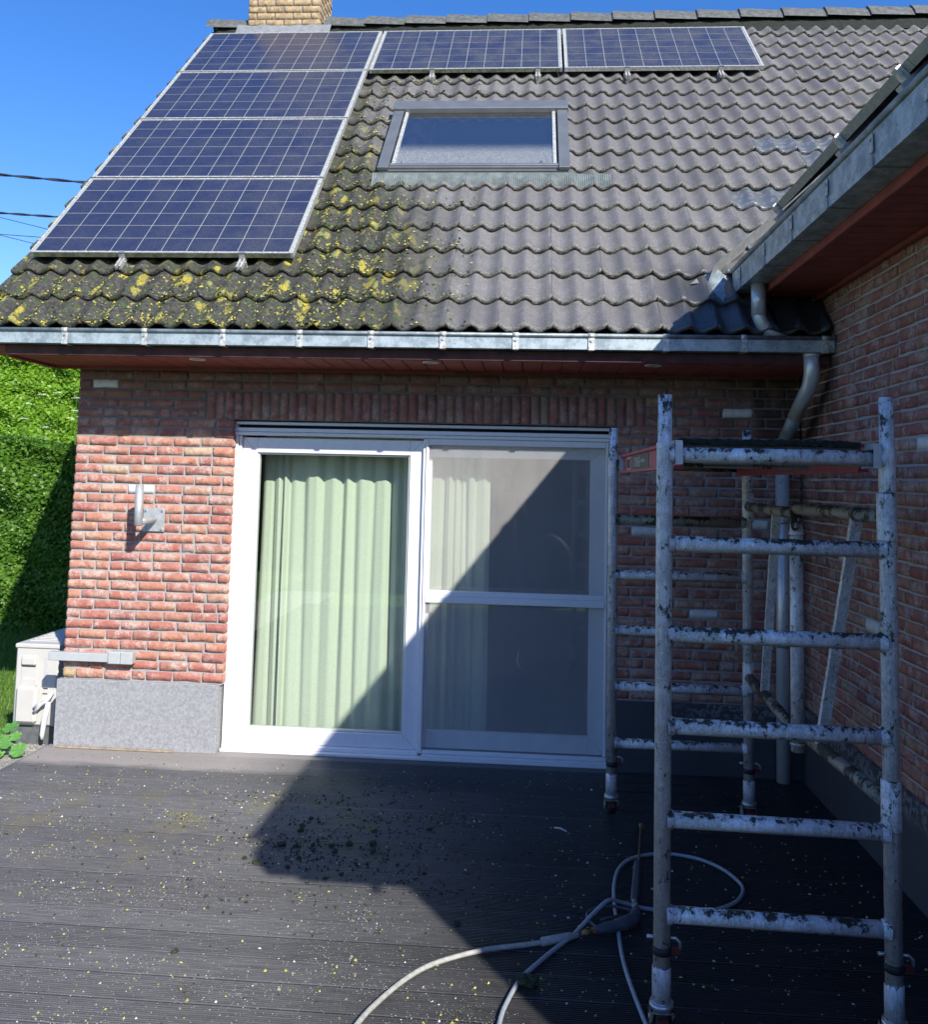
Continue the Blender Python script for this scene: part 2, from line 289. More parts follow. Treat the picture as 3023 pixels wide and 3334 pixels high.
# ------------------------------------------------------------------ mesh helpers
class MB:
    def __init__(s): s.v = []; s.f = []; s.sm = []; s.rnd = []; s.m = []; s.cur = 0; s.cr = 0.0
    def add(s, vs, fs, smooth=False):
        o = len(s.v); s.v += [tuple(q) for q in vs]; s.f += [tuple(i + o for i in f) for f in fs]; s.sm += [smooth] * len(fs); s.m += [s.cur] * len(fs); s.rnd += [s.cr] * len(fs); return s
    def box(s, a, b, M=None):
        x0, x1 = sorted((a[0], b[0])); y0, y1 = sorted((a[1], b[1])); z0, z1 = sorted((a[2], b[2]))
        vs = [Vector((x, y, z)) for z in (z0, z1) for y in (y0, y1) for x in (x0, x1)]
        if M is not None: vs = [M @ q for q in vs]
        return s.add(vs, [(0, 2, 3, 1), (4, 5, 7, 6), (0, 1, 5, 4), (2, 6, 7, 3), (0, 4, 6, 2), (1, 3, 7, 5)])
    def bbox(s, a, b, bv=.003):                       # box with chamfered edges
        x0, x1 = sorted((a[0], b[0])); y0, y1 = sorted((a[1], b[1])); z0, z1 = sorted((a[2], b[2]))
        bv = min(bv, (x1 - x0) * .45, (y1 - y0) * .45, (z1 - z0) * .45)
        bm_v = []; idx = {}
        for i, X in enumerate((x0, x1)):
            for j, Y in enumerate((y0, y1)):
                for k, Z in enumerate((z0, z1)):
                    sx, sy, sz = (1, -1)[i] * bv, (1, -1)[j] * bv, (1, -1)[k] * bv
                    for t, q in enumerate(((X, Y + sy, Z + sz), (X + sx, Y, Z + sz), (X + sx, Y + sy, Z))):
                        idx[i, j, k, t] = len(bm_v); bm_v.append(q)
        F = []
        for i in (0, 1): F.append([idx[i, j, k, 0] for j, k in ((0, 0), (1, 0), (1, 1), (0, 1))][::(-1 if i == 0 else 1)])
        for j in (0, 1): F.append([idx[i, j, k, 1] for i, k in ((0, 0), (1, 0), (1, 1), (0, 1))][::(1 if j == 0 else -1)])
        for k in (0, 1): F.append([idx[i, j, k, 2] for i, j in ((0, 0), (1, 0), (1, 1), (0, 1))][::(-1 if k == 0 else 1)])
        for i in (0, 1):
            for j in (0, 1): F.append([idx[i, j, 0, 0], idx[i, j, 1, 0], idx[i, j, 1, 1], idx[i, j, 0, 1]])
        for i in (0, 1):
            for k in (0, 1): F.append([idx[i, 0, k, 0], idx[i, 1, k, 0], idx[i, 1, k, 2], idx[i, 0, k, 2]])
        for j in (0, 1):
            for k in (0, 1): F.append([idx[0, j, k, 1], idx[1, j, k, 1], idx[1, j, k, 2], idx[0, j, k, 2]])
        for i in (0, 1):
            for j in (0, 1):
                for k in (0, 1): F.append([idx[i, j, k, 0], idx[i, j, k, 1], idx[i, j, k, 2]])
        cc = Vector(((x0 + x1) / 2, (y0 + y1) / 2, (z0 + z1) / 2)); F2 = []
        for f in F:
            p = [Vector(bm_v[t]) for t in f]; nn = (p[1] - p[0]).cross(p[2] - p[0])
            F2.append(f if nn.dot(sum(p, Vector()) / len(p) - cc) > 0 else f[::-1])
        return s.add(bm_v, F2)
    def tube(s, pts, r, n=12, caps=True, smooth=True):
        pts = [Vector(p) for p in pts]; rs = r if isinstance(r, (list, tuple)) else [r] * len(pts)
        up = None; vs = []
        for i, p in enumerate(pts):
            a = pts[max(i - 1, 0)]; b = pts[min(i + 1, len(pts) - 1)]; d = (b - a)
            d = d.normalized() if d.length > 1e-9 else Vector((0, 0, 1))
            if up is None:
                up = Vector((0, 0, 1)) if abs(d.z) < .9 else Vector((1, 0, 0))
            x = up.cross(d).normalized() if up.cross(d).length > 1e-6 else d.orthogonal().normalized(); y = d.cross(x); up = y
            for k in range(n):
                t = 2 * math.pi * k / n; vs.append(p + (x * math.cos(t) + y * math.sin(t)) * rs[i])
        fs = []
        for i in range(len(pts) - 1):
            for k in range(n): fs.append((i * n + k, i * n + (k + 1) % n, (i + 1) * n + (k + 1) % n, (i + 1) * n + k))
        s.add(vs, fs, smooth)
        if caps:
            o = len(s.v) - len(vs); s.f += [tuple(o + k for k in range(n))[::-1], tuple(o + (len(pts) - 1) * n + k for k in range(n))]; s.sm += [False] * 2; s.m += [s.cur] * 2; s.rnd += [s.cr] * 2
        return s
    def grid(s, P, smooth=True):                       # P[i][j] -> vectors
        n, m = len(P), len(P[0]); vs = [q for row in P for q in row]
        return s.add(vs, [(i * m + j, i * m + j + 1, (i + 1) * m + j + 1, (i + 1) * m + j) for i in range(n - 1) for j in range(m - 1)], smooth)
    def prism(s, poly, axis, a, b, smooth=False):      # closed outline in the two other axes, pushed along axis
        n = len(poly); vs = []
        for t in (a, b):
            for p in poly:
                q = [0, 0, 0]; o = [i for i in range(3) if i != axis]; q[axis] = t; q[o[0]] = p[0]; q[o[1]] = p[1]; vs.append(q)
        return s.add(vs, [(i, (i + 1) % n, n + (i + 1) % n, n + i) for i in range(n)] + [tuple(range(n))[::-1], tuple(range(n, 2 * n))], smooth)
    def mesh(s, name, mats, rim=None):
        me = bpy.data.meshes.new(name); me.from_pydata(s.v, [], s.f); me.update()
        for m in (mats if isinstance(mats, (list, tuple)) else [mats]): me.materials.append(MT[m])
        me.polygons.foreach_set('use_smooth', s.sm); me.polygons.foreach_set('material_index', s.m)
        if any(s.rnd): me.attributes.new('rnd', 'FLOAT', 'FACE').data.foreach_set('value', s.rnd)
        if rim: me.attributes.new('rim', 'FLOAT', 'POINT').data.foreach_set('value', rim)
        return me
    def build(s, name, mats, parent=None, **k):
        return ob(name, s.mesh(name, mats), parent, **k)

def ob(name, data, parent=None, loc=None, rot=None, label=None, cat=None, group=None, kind=None):
    o = bpy.data.objects.new(name, data); C.objects.link(o)
    if parent is not None: o.parent = parent
    if loc is not None: o.location = loc
    if rot is not None: o.rotation_euler = rot
    if label: o['label'] = label
    if cat: o['category'] = cat
    if group: o['group'] = group
    if kind: o['kind'] = kind
    return o
def empty(name, label, cat, loc=(0, 0, 0), rot=None, group=None):
    o = ob(name, None, loc=loc, rot=rot, label=label, cat=cat, group=group); o.empty_display_size = .1; return o
bpy.context.view_layer.update()

def px(p):                                             # where a point falls in the photograph (used only to rank pieces by size)
    d = Vector(p) - CAM; z = d.dot(f_)
    if z < .05: return None
    return 1511.5 + 2930.5 * d.dot(r_) / z, 1318 - 2930.5 * d.dot(u_) / z
def inview(p, m=60):
    q = px(p); return q is not None and -m < q[0] < 3023 + m and -m < q[1] < 3334 + m

# ------------------------------------------------------------------ setting: ground
MB().add([(-60, -60, -.16), (60, -60, -.16), (60, 60, -.16), (-60, 60, -.16)], [(0, 1, 2, 3)]).build('ground', 'lawn', kind='structure')
gb = MB(); gb.grid([[(-3.75 + i * .15, -8 + j * .3, -.09 + R.uniform(-.008, .008)) for j in range(29)] for i in range(7)][::-1]); gb.build('gravel_path', 'gravel', kind='structure')

# gravel stones
rs = np.random.RandomState(3)
def joined_tris(name, mat, V, F, rnd=None, tone=None, **k):
    me = bpy.data.meshes.new(name); V = np.asarray(V, np.float32); F = np.asarray(F, np.int32); n, m = F.shape
    me.vertices.add(len(V)); me.vertices.foreach_set('co', V.ravel()); me.loops.add(n * m); me.loops.foreach_set('vertex_index', F.ravel())
    me.polygons.add(n); me.polygons.foreach_set('loop_start', np.arange(0, n * m, m, dtype=np.int32)); me.polygons.foreach_set('loop_total', np.full(n, m, np.int32))
    me.update(calc_edges=True); me.materials.append(MT[mat])
    if rnd is not None: me.attributes.new('rnd', 'FLOAT', 'FACE').data.foreach_set('value', np.asarray(rnd, np.float32))
    if tone is not None:
        c = np.ones((n, 4), np.float32); c[:, :3] = tone; me.attributes.new('tone', 'FLOAT_COLOR', 'FACE').data.foreach_set('color', c.ravel())
    return ob(name, me, **k)
def quads(P, dirs_u, dirs_v):                           # P centre, u,v half axes -> verts/faces
    n = len(P); V = np.stack([P - dirs_u - dirs_v * .3, P + dirs_u * .15 - dirs_v, P + dirs_u + dirs_v * .2, P - dirs_u * .1 + dirs_v], 1).reshape(-1, 3)
    return V, np.arange(4 * n).reshape(-1, 4)
def stones(n, region, size, tone_f, name, zf=0, flat_=.5, **k):
    base = np.array([[1, 0, 0], [0, 1, 0], [-1, 0, 0], [0, -1, 0], [0, 0, 1.0]]); f = np.array([[0, 1, 4], [1, 2, 4], [2, 3, 4], [3, 0, 4]])
    P = region(n); n = len(P); S = size(n)[:, None, None] * (.6 + .8 * rs.rand(n, 5, 1)); a = rs.rand(n) * 6.28
    ca, sa = np.cos(a), np.sin(a); B = base[None] * S * np.array([1, .7, flat_]); X = B[..., 0] * ca[:, None] - B[..., 1] * sa[:, None]; Y = B[..., 0] * sa[:, None] + B[..., 1] * ca[:, None]
    V = np.stack([X, Y, B[..., 2]], -1) + P[:, None]; F = (f[None] + 5 * np.arange(n)[:, None, None]).reshape(-1, 3)
    return joined_tris(name, 'debris', V.reshape(-1, 3), F, tone=np.repeat(tone_f(n), 4, 0), **k)
def reg(x0, x1, y0, y1, z): return lambda n: np.stack([rs.uniform(x0, x1, n), rs.uniform(y0, y1, n), np.full(n, z)], 1)
stones(9000, reg(-3.75, -2.9, -1.2, .45, -.085), lambda n: rs.uniform(.004, .011, n), lambda n: np.array([.42, .40, .35]) * rs.uniform(.45, 1.25, (n, 1)), 'gravel', kind='stuff', label='pale gravel strip along the left edge of the deck')

# ------------------------------------------------------------------ brick walls
CZ = .0592; Z0 = .4025
def brick_mesh(L, H, D, seed):
    q = random.Random(seed); nx, nz = 5, 3; xs = [-L / 2 + L * i / (nx - 1) for i in range(nx)]; xs[1] = -L / 2 + .012; xs[-2] = L / 2 - .012
    zs = [-H / 2, 0, H / 2]; P = []
    for j in range(nz):
        for i in range(nx):
            e = i in (0, nx - 1) or j in (0, nz - 1); cn = i in (0, nx - 1) and j in (0, nz - 1)
            P.append((xs[i] + q.uniform(-.002, .002) * (1 if e else .5) + (-.0012 * (1 if xs[i] > 0 else -1) if cn else 0), (.0022 if e else .0) + q.uniform(-.0025, .0018), zs[j] + q.uniform(-.0020, .0016) * (1 if zs[j] > 0 else -1)))
    fs = [(j * nx + i, j * nx + i + 1, (j + 1) * nx + i + 1, (j + 1) * nx + i) for j in range(nz - 1) for i in range(nx - 1)]
    ring = list(range(nx)) + [nx + nx - 1] + [2 * nx + i for i in range(nx - 1, -1, -1)] + [nx]
    b = len(P); P += [(P[i][0], D, P[i][2]) for i in ring]; n = len(ring)
    fs += [(ring[k], b + k, b + (k + 1) % n, ring[(k + 1) % n]) for k in range(n)]
    return P, fs
BL = {}
for nm, L in (('full', .1655), ('half', .0775)):
    BL[nm] = []
    for sd in range(10):
        P, F = brick_mesh(L, .0495, .085, sd * 7 + len(nm)); BL[nm].append((P, F))
BME = {}
def brick_data(nm, v, mat):
    k = (nm, v, mat)
    if k not in BME:
        m = MB(); m.add(*BL[nm][v], smooth=True); BME[k] = m.mesh('brick', mat)
    return BME[k]
def lay(wall, items, limit, whites=(), tans=()):
    """items: (pos, normal rot z, kind, upright, sx)"""
    items.sort(key=lambda t: -t[5])
    wset = {}
    for wp, mt_ in whites:
        i = min(range(len(items)), key=lambda k: ((items[k][0] - Vector(wp)) * Vector((1, 1, 1)) if False else Vector((items[k][0].x - wp[0], items[k][0].y - wp[1], 4 * (items[k][0].z - wp[2])))).length + (.1 if items[k][2] == 'half' else 0)); wset[i] = mt_
    J = MB(); Js = 0
    for i, (p, rz, nm, upr, sx, _) in enumerate(items):
        v = R.randrange(10); flip = R.random() < .5
        ry = (math.pi / 2 if upr else 0) + (math.pi if flip else 0); tw = R.uniform(-.012, .012)
        Mx = Matrix.Translation(p) @ Matrix.Rotation(rz, 4, 'Z') @ Matrix.Rotation(ry + tw, 4, 'Y') @ Matrix.Diagonal((sx, 1, R.uniform(.95, 1.03), 1))
        if i < limit or i in wset:
            o = ob('brick', brick_data(nm, v, wset.get(i, 'brick')), wall); o.matrix_local = Mx
            if i in wset: o['label'] = 'white painted brick' if wset[i] == 'white_brick' else 'pale tan brick'
        else:
            J.cr = R.random() * .999 + .001; P, F = BL[nm][v]; J.add([Mx @ Vector(q) for q in P], F, True); Js += 1
    if Js: J.build('brick_field', 'brick_joined', wall, kind='stuff')
def course(x0, x1, k, out, mkpos, rz, score):
    z = Z0 + .0296 + k * CZ; x = x0; first = True
    if k % 2: seq = 'full'
    else: seq = 'half'
    rng = random.Random(int(k * 31 + x0 * 100))
    while x < x1 - .03:
        nm = seq if first else ('half' if rng.random() < .09 else 'full')
        L = .1655 if nm == 'full' else .0775
        s = rng.uniform(.95, 1.04)
        rem = x1 - x
        if rem < L * s + .05: 
            nm = 'full' if rem > .11 else 'half'; L = .1655 if nm == 'full' else .0775; s = rem / L
            if s > 1.35 and nm == 'full': s = 1.0
        Lx = L * s; p = mkpos(x + Lx / 2, z + rng.uniform(-.002, .002), rng.uniform(-.003, .003))
        out.append((p, rz, nm, False, s, score(p) * (1 if nm == 'full' else .6)))
        x += Lx + .0105; first = False
def sc_f(p): return (1.0 / max(.1, (p - CAM).length_squared)) * (1 if inview(p, 20) else .001)
W1 = empty('brick_wall', 'red brick garden wall of the house around the sliding door, sunlit at its left', 'wall')
it = []
mp1 = lambda u, z, d: Vector((u, d - .0, z))
def sc_fac(p): return sc_f(p) * (3 if p.x < -1.6 else (2 if p.z > 1.9 else 1))
for k in range(32):
    z = Z0 + k * CZ
    if k < 27:
        course(-2.812, -1.812, k, it, mp1, 0, sc_fac); course(.532, 1.608, k, it, mp1, 0, sc_fac)
    elif k < 30:
        course(-2.812, -1.995, k, it, mp1, 0, sc_fac); course(.705, 1.608, k, it, mp1, 0, sc_fac)
    else: course(-2.812, 1.608, k, it, mp1, 0, sc_fac)
n_s = 47
for i in range(n_s):
    x = -1.985 + (.70 + 1.985) * (i + .5) / n_s; z0 = 2.003
    it.append((mp1(x, z0 + .083, R.uniform(-.003, .003) - .001), 0, 'full', True, 1.03, sc_fac(mp1(x, z0 + .083, 0))))
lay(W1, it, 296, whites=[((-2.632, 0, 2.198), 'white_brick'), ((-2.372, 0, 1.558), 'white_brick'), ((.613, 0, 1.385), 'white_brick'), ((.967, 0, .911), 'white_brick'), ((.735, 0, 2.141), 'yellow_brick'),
                         ((-2.78, 0, .432), 'yellow_brick'), ((-2.05, 0, 1.80), 'tan_brick'), ((-2.60, 0, 1.68), 'tan_brick'), ((1.30, 0, 1.42), 'white_brick'), ((1.27, 0, 2.11), 'white_brick')])
mo = MB(); mo.box((-2.806, .0062, Z0 - .01), (-1.818, .3, 2.62)); mo.box((.538, .0062, Z0 - .01), (1.60, .3, 2.62)); mo.box((-1.818, .0062, 1.998), (.538, .3, 2.62)); mo.build('mortar', 'mortar', W1)
gw = MB(); gw.box((-2.804, .301, -.2), (-2.60, 5.8, 2.62)); gw.prism([(.0, 2.62), (5.8, 2.62), (2.95, 5.75)], 0, -2.80, -2.62); gw.build('gable', 'mortar', W1)
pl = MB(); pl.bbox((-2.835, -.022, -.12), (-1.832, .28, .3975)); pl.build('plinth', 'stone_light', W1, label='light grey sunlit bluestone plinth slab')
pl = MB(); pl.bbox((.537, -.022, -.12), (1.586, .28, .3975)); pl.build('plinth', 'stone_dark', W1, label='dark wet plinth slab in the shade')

W2 = empty('brick_wall', 'shaded red brick side wall of the wing on the right, behind the scaffold', 'wall')
it = []; mp2 = lambda u, z, d: Vector((1.61 + d, -u, z))
for k in range(-0, 40): course(.0 if k % 2 else .005, 4.88, k, it, mp2, -math.pi / 2, sc_f)
lay(W2, it, 298, whites=[((1.61, -1.652, 1.849), 'white_brick'), ((1.61, -.965, 1.018), 'white_brick'), ((1.61, -.62, 1.32), 'white_brick')])
mo = MB(); mo.box((1.6165, -4.88, Z0 - .01), (1.9, .3, 2.80)); mo.build('mortar', 'mortar', W2)
mo = MB(); mo.box((1.92, -4.875, -.2), (5.8, -4.65, 2.75)); mo.prism([(1.92, 2.75), (7.2, 2.75), (4.5, 5.9)], 1, -4.87, -4.7); mo.build('gable', 'mortar', W2)
pl = MB(); pl.bbox((1.588, -4.90, -.12), (1.9, .0, .3975 + .012)); pl.build('plinth', 'stone_dark', W2)

# ------------------------------------------------------------------ main roof
TH = .7893; cT, sT = math.cos(TH), math.sin(TH); U = Vector((0, cT, sT)); NN = Vector((0, -sT, cT))
OR = Vector((0, 0, 3.014)); EXP = .276; V0 = (-.557) / cT; JX = -1.928; TW = .293
def RP(u, v, n=0): return OR + Vector((u, 0, 0)) + U * v + NN * n
def prof(t):
    p = (t % TW) / (TW / 2); p = p % 1
    g = p / .8 if p < .4 else .5 + (p - .4) / 1.2
    return .036 * (.5 + .5 * math.cos(2 * math.pi * g)) ** 1.35
def tile_geo(w, seed=0, u0=0.0, seg=8, L=.335):
    q = random.Random(seed); n = max(4, round(w / (TW / 2) * seg)); V = []; rim = []
    for j, (v, rm) in enumerate(((0, 1), (.035, .55), (.10, 0), (L, 0))):
        for i in range(n + 1):
            u = w * i / n; jit = q.uniform(-.0018, .0018) if j == 0 else 0
            V.append((u + (.0005 if i == 0 else (-.0005 if i == n else 0)), v + (q.uniform(-.004, .003) if j == 0 else 0), prof(u0 + u) + .038 * (1 - v / L) + jit - (.003 if j == 0 else 0))); rim.append(rm)
    F = [(j * (n + 1) + i, j * (n + 1) + i + 1, (j + 1) * (n + 1) + i + 1, (j + 1) * (n + 1) + i) for j in range(3) for i in range(n)]
    b = len(V)
    for i in range(n + 1): V.append((V[i][0], V[i][1] + .005, V[i][2] - .024)); rim.append(1)
    F += [(b + i, b + i + 1, i + 1, i) for i in range(n)]
    c = len(V)
    for e in (0, n): 
        for j in (0, 3): V.append((V[j * (n + 1) + e][0], V[j * (n + 1) + e][1], V[j * (n + 1) + e][2] - .026)); rim.append(0)
    F += [(0, 3 * (n + 1), c + 1, c), (c + 2, c + 3, 3 * (n + 1) + n, n)]
    return V, F, rim
TG = [tile_geo(TW, s) for s in range(6)]; VG = tile_geo(.383, 50, u0=JX - .293 * 5 + .293 - .09 + .293)
TME = {}
def tile_me(i, mat):
    if (i, mat) not in TME:
        V, F, rim = VG if i == 'v' else TG[i]; m = MB(); m.add(V, F, True); TME[i, mat] = m.mesh('roof_tile', mat, rim)
    return TME[i, mat]
ROOF = empty('tiled_roof', 'grey brown wavy tiled roof of the main house, mossy with yellow lichen on its left', 'roof')
tiles = []
for k in range(18):
    v = V0 + k * EXP
    cols = [(-3.19, 'v')] + [(JX + TW * m, None) for m in range(-3, 24)]
    for x, kind in cols:
        cx = x + TW / 2; P = RP(cx, v + .12, .03)
        if P.z > 6.02: continue
        if cx > 1.45 and P.y < -.3: 
            if x > 1.40: continue
        if x > 1.5 and P.y < .3 and x > 1.065 + (P.y + .206) / .93 + .35: continue
        if P.y > -.2 and x > 1.065 + (P.y + .206) / .93 + 1.0: continue
        if P.y < -.2 and x > 1.62: continue
        if -2.75 < x < -1.95 and .15 < P.y + .0 < 2.45: continue          # under the panels
        if -3.0 < x < -1.65 and .0 < P.y < 2.6: continue
        if -1.3 < x < 1.5 and 2.22 < P.y < 2.52: continue
        if -.98 < x < -.15 and .82 < P.y < 1.42: continue                  # under the roof window
        if -2.75 < x < -2.2 and P.y > 2.75: continue                      # under the chimney
        tiles.append((x, v, kind, sc_f(P)))
tiles.sort(key=lambda t: -t[3])
SM = [(1.763, 1.112), (1.9, 1.111), (2.052, .948), (1.302, .537), (1.446, .537), (1.601, .551), (1.75, .578), (1.407, .176)]
J = MB(); rimJ = []
def trim_valley(P): return P
for i, (x, v, kind, _) in enumerate(tiles):
    a = R.uniform(-.006, .006); lift = R.uniform(-.002, .003)
    Mx = Matrix.Translation(RP(x, v + R.uniform(-.004, .004), lift)) @ Matrix.Rotation(TH + R.uniform(-.004, .004), 4, 'X') @ Matrix.Rotation(a, 4, 'Z')
    P = RP(x + TW / 2, v + .13)
    smooth = any(abs(P.x - sx) < .15 and abs(P.y - sy) < .1 for sx, sy in SM)
    gi = 'v' if kind == 'v' else R.randrange(6)
    if i < 298:
        o = ob('roof_tile', tile_me(gi, 'tile_smooth' if smooth else 'tile'), ROOF); o.matrix_local = Mx
        if smooth: o['label'] = 'smooth blue-grey tile'
    else:
        V, F, rim = VG if gi == 'v' else TG[gi]; J.cr = R.random() * .99 + .005; J.add([Mx @ Vector(q) for q in V], F, True); rimJ += rim
me = J.mesh('roof_tile_field', 'tile_joined', rimJ); ob('roof_tile_field', me, ROOF, kind='stuff')
sb = MB(); P0, P1 = -.60 / cT, 2.97 / cT
for (a, b, c0, d) in ((-3.17, 4.9, P0, P1),):
    pts = [RP(a, c0, -.012), RP(b, c0, -.012), RP(b, d, -.012), RP(a, d, -.012)]; lo = [p - Vector((0, 0, .03)) for p in pts]
    sb.add(pts + lo, [(0, 1, 2, 3), (7, 6, 5, 4), (0, 4, 5, 1), (1, 5, 6, 2), (2, 6, 7, 3), (3, 7, 4, 0)])
sb.build('underlay', 'dark_void', ROOF)
def roofreg(n):
    out = []
    while len(out) < n:
        x = rs.uniform(-3.15, -.35); v = rs.uniform(V0, 3.2); P_ = RP(x, v)
        if x < -1.38 and P_.y > -.20: continue
        if -1.12 < x and .68 < P_.y < 1.55: continue
        dens = (1.0 if P_.z < 3.2 else .55) * (1.0 if x < -.8 else .35)
        if rs.rand() > dens * (.25 + 1.6 * max(0, mnoise.noise(Vector((x * 4, v * 4, 1))))): continue
        k = math.floor((v - V0) / EXP); fr = v - V0 - k * EXP
        if rs.rand() < .35: fr = abs(rs.normal()) * .02; v = V0 + k * EXP + fr
        Q = RP(x, v, prof(x - JX) + .038 * (1 - fr / .335)); out.append(tuple(Q))
    return np.array(out)
def rooft(n):
    pal = np.array([[.50, .40, .05], [.36, .37, .08], [.05, .075, .02], [.02, .024, .014], [.30, .33, .20]]); return pal[rs.choice(5, n, p=[.20, .16, .30, .28, .06])] * rs.uniform(.7, 1.2, (n, 1))
stones(2600, roofreg, lambda n: rs.uniform(.005, .013, n), rooft, 'lichen_crust', flat_=.9, parent=ROOF, kind='stuff')
bk = MB(); yr, zr = 2.97, 6.03; bk.add([(-3.2, yr, zr), (4.9, yr, zr), (4.9, 6.3, zr - 3.33), (-3.2, 6.3, zr - 3.33), (-3.2, yr, zr - .04), (4.9, yr, zr - .04), (4.9, 6.3, zr - 3.37), (-3.2, 6.3, zr - 3.37)], [(0, 1, 2, 3), (7, 6, 5, 4), (0, 3, 7, 4), (3, 2, 6, 7), (1, 5, 6, 2)]); bk.build('back_slope', 'ridge_tile', ROOF)
# ridge caps, overlapping half rounds
def ridge_geo():
    m = MB(); sec = [(-.150, -.006), (-.118, .045), (-.062, .108), (-.028, .138), (0, .146), (.028, .138), (.062, .108), (.118, .045), (.150, -.006)]; P = []
    for (x, s_) in ((0, 1.0), (.02, 1.0), (.40, .90)): P.append([(x, y * s_, z * s_) for y, z in sec])
    m.grid([p[::-1] for p in P][::-1], False); Q = [(p[0], p[1] * .88, p[2] * .84 - .004) for p in P[0]]; m.grid([[*Q], [*P[0]]], False); return m.mesh('ridge_tile', 'ridge_tile')
rg = ridge_geo()
for i in range(20):
    x = -3.22 + .396 * i - .006
    if -2.95 < x < -2.10: continue
    ob('ridge_tile', rg, ROOF, loc=(x + (.02 if i < 2 else 0), 2.955, 6.005 + .0025 * i), rot=(R.uniform(-.02, .02), .018 + R.uniform(-.006, .006), R.uniform(-.008, .008)))
ob('ridge_tile', rg, ROOF, loc=(-2.03, 2.955, 6.005), rot=(0, .02, 0))
cb = MB(); P = []
for i in range(150):
    x = -3.1 + i * .054; P.append([(x, 2.90, 6.07), (x, 2.845 + R.uniform(-.01, .01), 6.0), (x, 2.82 + R.uniform(-.01, .01), 5.90)])
cb.grid(P); cb.build('ridge_filler', 'grit_black', ROOF)
# lead over the corner where roof and wing meet
lf = MB(); P = []
for j in range(9):
    row = []
    for i in range(9):
        x = 1.33 + .275 * i / 8; v = V0 + .0 + .62 * j / 8
        row.append(tuple(RP(x, v, .045 + prof(x - JX) * .8 * (1 - .5 * i / 8) + R.uniform(-.006, .006))))
    P.append(row)
lf.grid(P); lf.build('corner_flashing', 'black_rubber', ROOF, label='dark crumpled flashing in the roof corner by the wall')

# chimney
CH = empty('chimney', 'yellow brick chimney rising behind the upper left solar panel', 'chimney')
cb = MB(); cb.box((-2.785, 2.82, 5.6), (-2.085, 3.30, 7.2)); cb.build('mortar', 'mortar', CH)
def chb(p, rz, L):
    sx = L / .1655; Mx = Matrix.Translation(p) @ Matrix.Rotation(rz, 4, 'Z') @ Matrix.Rotation(math.pi * R.randrange(2), 4, 'Y') @ Matrix.Diagonal((sx, 1, 1.2, 1)); o = ob('brick', brick_data('full', R.randrange(10), 'yellow_brick'), CH); o.matrix_local = Mx
for k in range(11):
    z = 5.965 + .068 * k; off = .0 if k % 2 else -.09
    x = -2.79 + off
    while x < -2.09:
        a = max(x, -2.79); b = min(x + .178, -2.08)
        if b - a > .03: chb(Vector(((a + b) / 2, 2.812, z)), 0, b - a - .012)
        x += .178
    y = 2.82 + off
    while y < 3.29:
        a = max(y, 2.82); b = min(y + .178, 3.30)
        if b - a > .03: chb(Vector((-2.077, (a + b) / 2, z)), math.pi / 2, b - a - .012)
        y += .178
lead = MB(); P = []
for i in range(15):
    x = -2.88 + .92 * i / 14; P.append([tuple(Vector((x, 2.803, 6.005 + R.uniform(-.008, .008)))), tuple(RP(x, 2.79 / cT, .085 + R.uniform(-.006, .006))), tuple(RP(x, 2.735 / cT, .075 + R.uniform(-.006, .006)))])
lead.grid(P); lead.build('lead_flashing', 'lead', CH)

# ------------------------------------------------------------------ solar panels
PC = Vector((-3.083, -.1875, 2.9964))
def panel(i, j, label):
    o = empty('solar_panel', label, 'solar panel', loc=PC + Vector((1.67 * i, 0, 0)) + U * (1.009 * j), rot=(TH, 0, 0), group='solar panels on the main roof')
    w, h, t = 1.65, .989, .035
    fr = MB(); fr.cur = 0
    fr.box((0, 0, -t), (.017, h, 0)); fr.box((w - .017, 0, -t), (w, h, 0)); fr.box((.017, h - .014, -t), (w - .017, h, 0)); fr.box((.017, .0, -.006), (w - .017, .015, 0))
    fr.cur = 1; fr.box((.017, .0, -t), (w - .017, .012, -.0065)); fr.build('frame', ['frame_silver', 'frame_mossy' if (j == 0 or (j == 3 and i == 1)) else 'frame_silver'], o)
    b = MB(); b.box((.018, .016, -.012), (w - .018, h - .015, -.0035)); b.build('backing_sheet', 'cell_gap', o)
    for a in range(10):
        for c in range(6): ob('solar_cell', CELL, o, loc=(.0285 + .1595 * a, .0186 + .1595 * c, -.0032))
    return o
cm_ = MB(); q = .1556; ch = .0004; cm_.add([(ch, 0, 0), (q - ch, 0, 0), (q, ch, 0), (q, q - ch, 0), (q - ch, q, 0), (ch, q, 0), (0, q - ch, 0), (0, ch, 0)], [tuple(range(8))])
CELL = cm_.mesh('solar_cell', 'solar_cell')
lb = ['lowest solar panel of the left column, just above the mossy tiles and gutter', 'second solar panel from the bottom in the left column', 'third solar panel from the bottom in the left column',
      'topmost solar panel of the left column, directly below the chimney']
for j in range(4): panel(0, j, lb[j])
panel(1, 3, 'middle solar panel of the top row, above the left part of the roof window'); panel(2, 3, 'rightmost solar panel of the top row, ending among bare tiles')
def clamp(x, y, s=1.0, label=''):
    v = (y - PC.y) / cT; P0 = PC + Vector((x - PC.x, 0, 0)) + U * v
    o = empty('panel_bracket', label, 'bracket', loc=P0, rot=(TH, 0, 0), group='rail brackets below the solar panels')
    m = MB(); m.box((-.02, -.012, -.004), (.02, .012, .004)); m.box((-.02, -.012, -.05), (.02, -.006, .004)); m.build('clamp', 'steel', o)
    m = MB()
    for a in (-.018, .006): m.box((a, -.10, -.062), (a + .012, .25, -.036))
    m.box((-.03, -.04, -.085), (.03, -.03, -.045)); m.build('rail_end', 'frame_silver', o)
    m = MB(); m.box((-.012, -.085, -.125), (.012, -.075, -.06)); m.build('hook', 'steel', o)
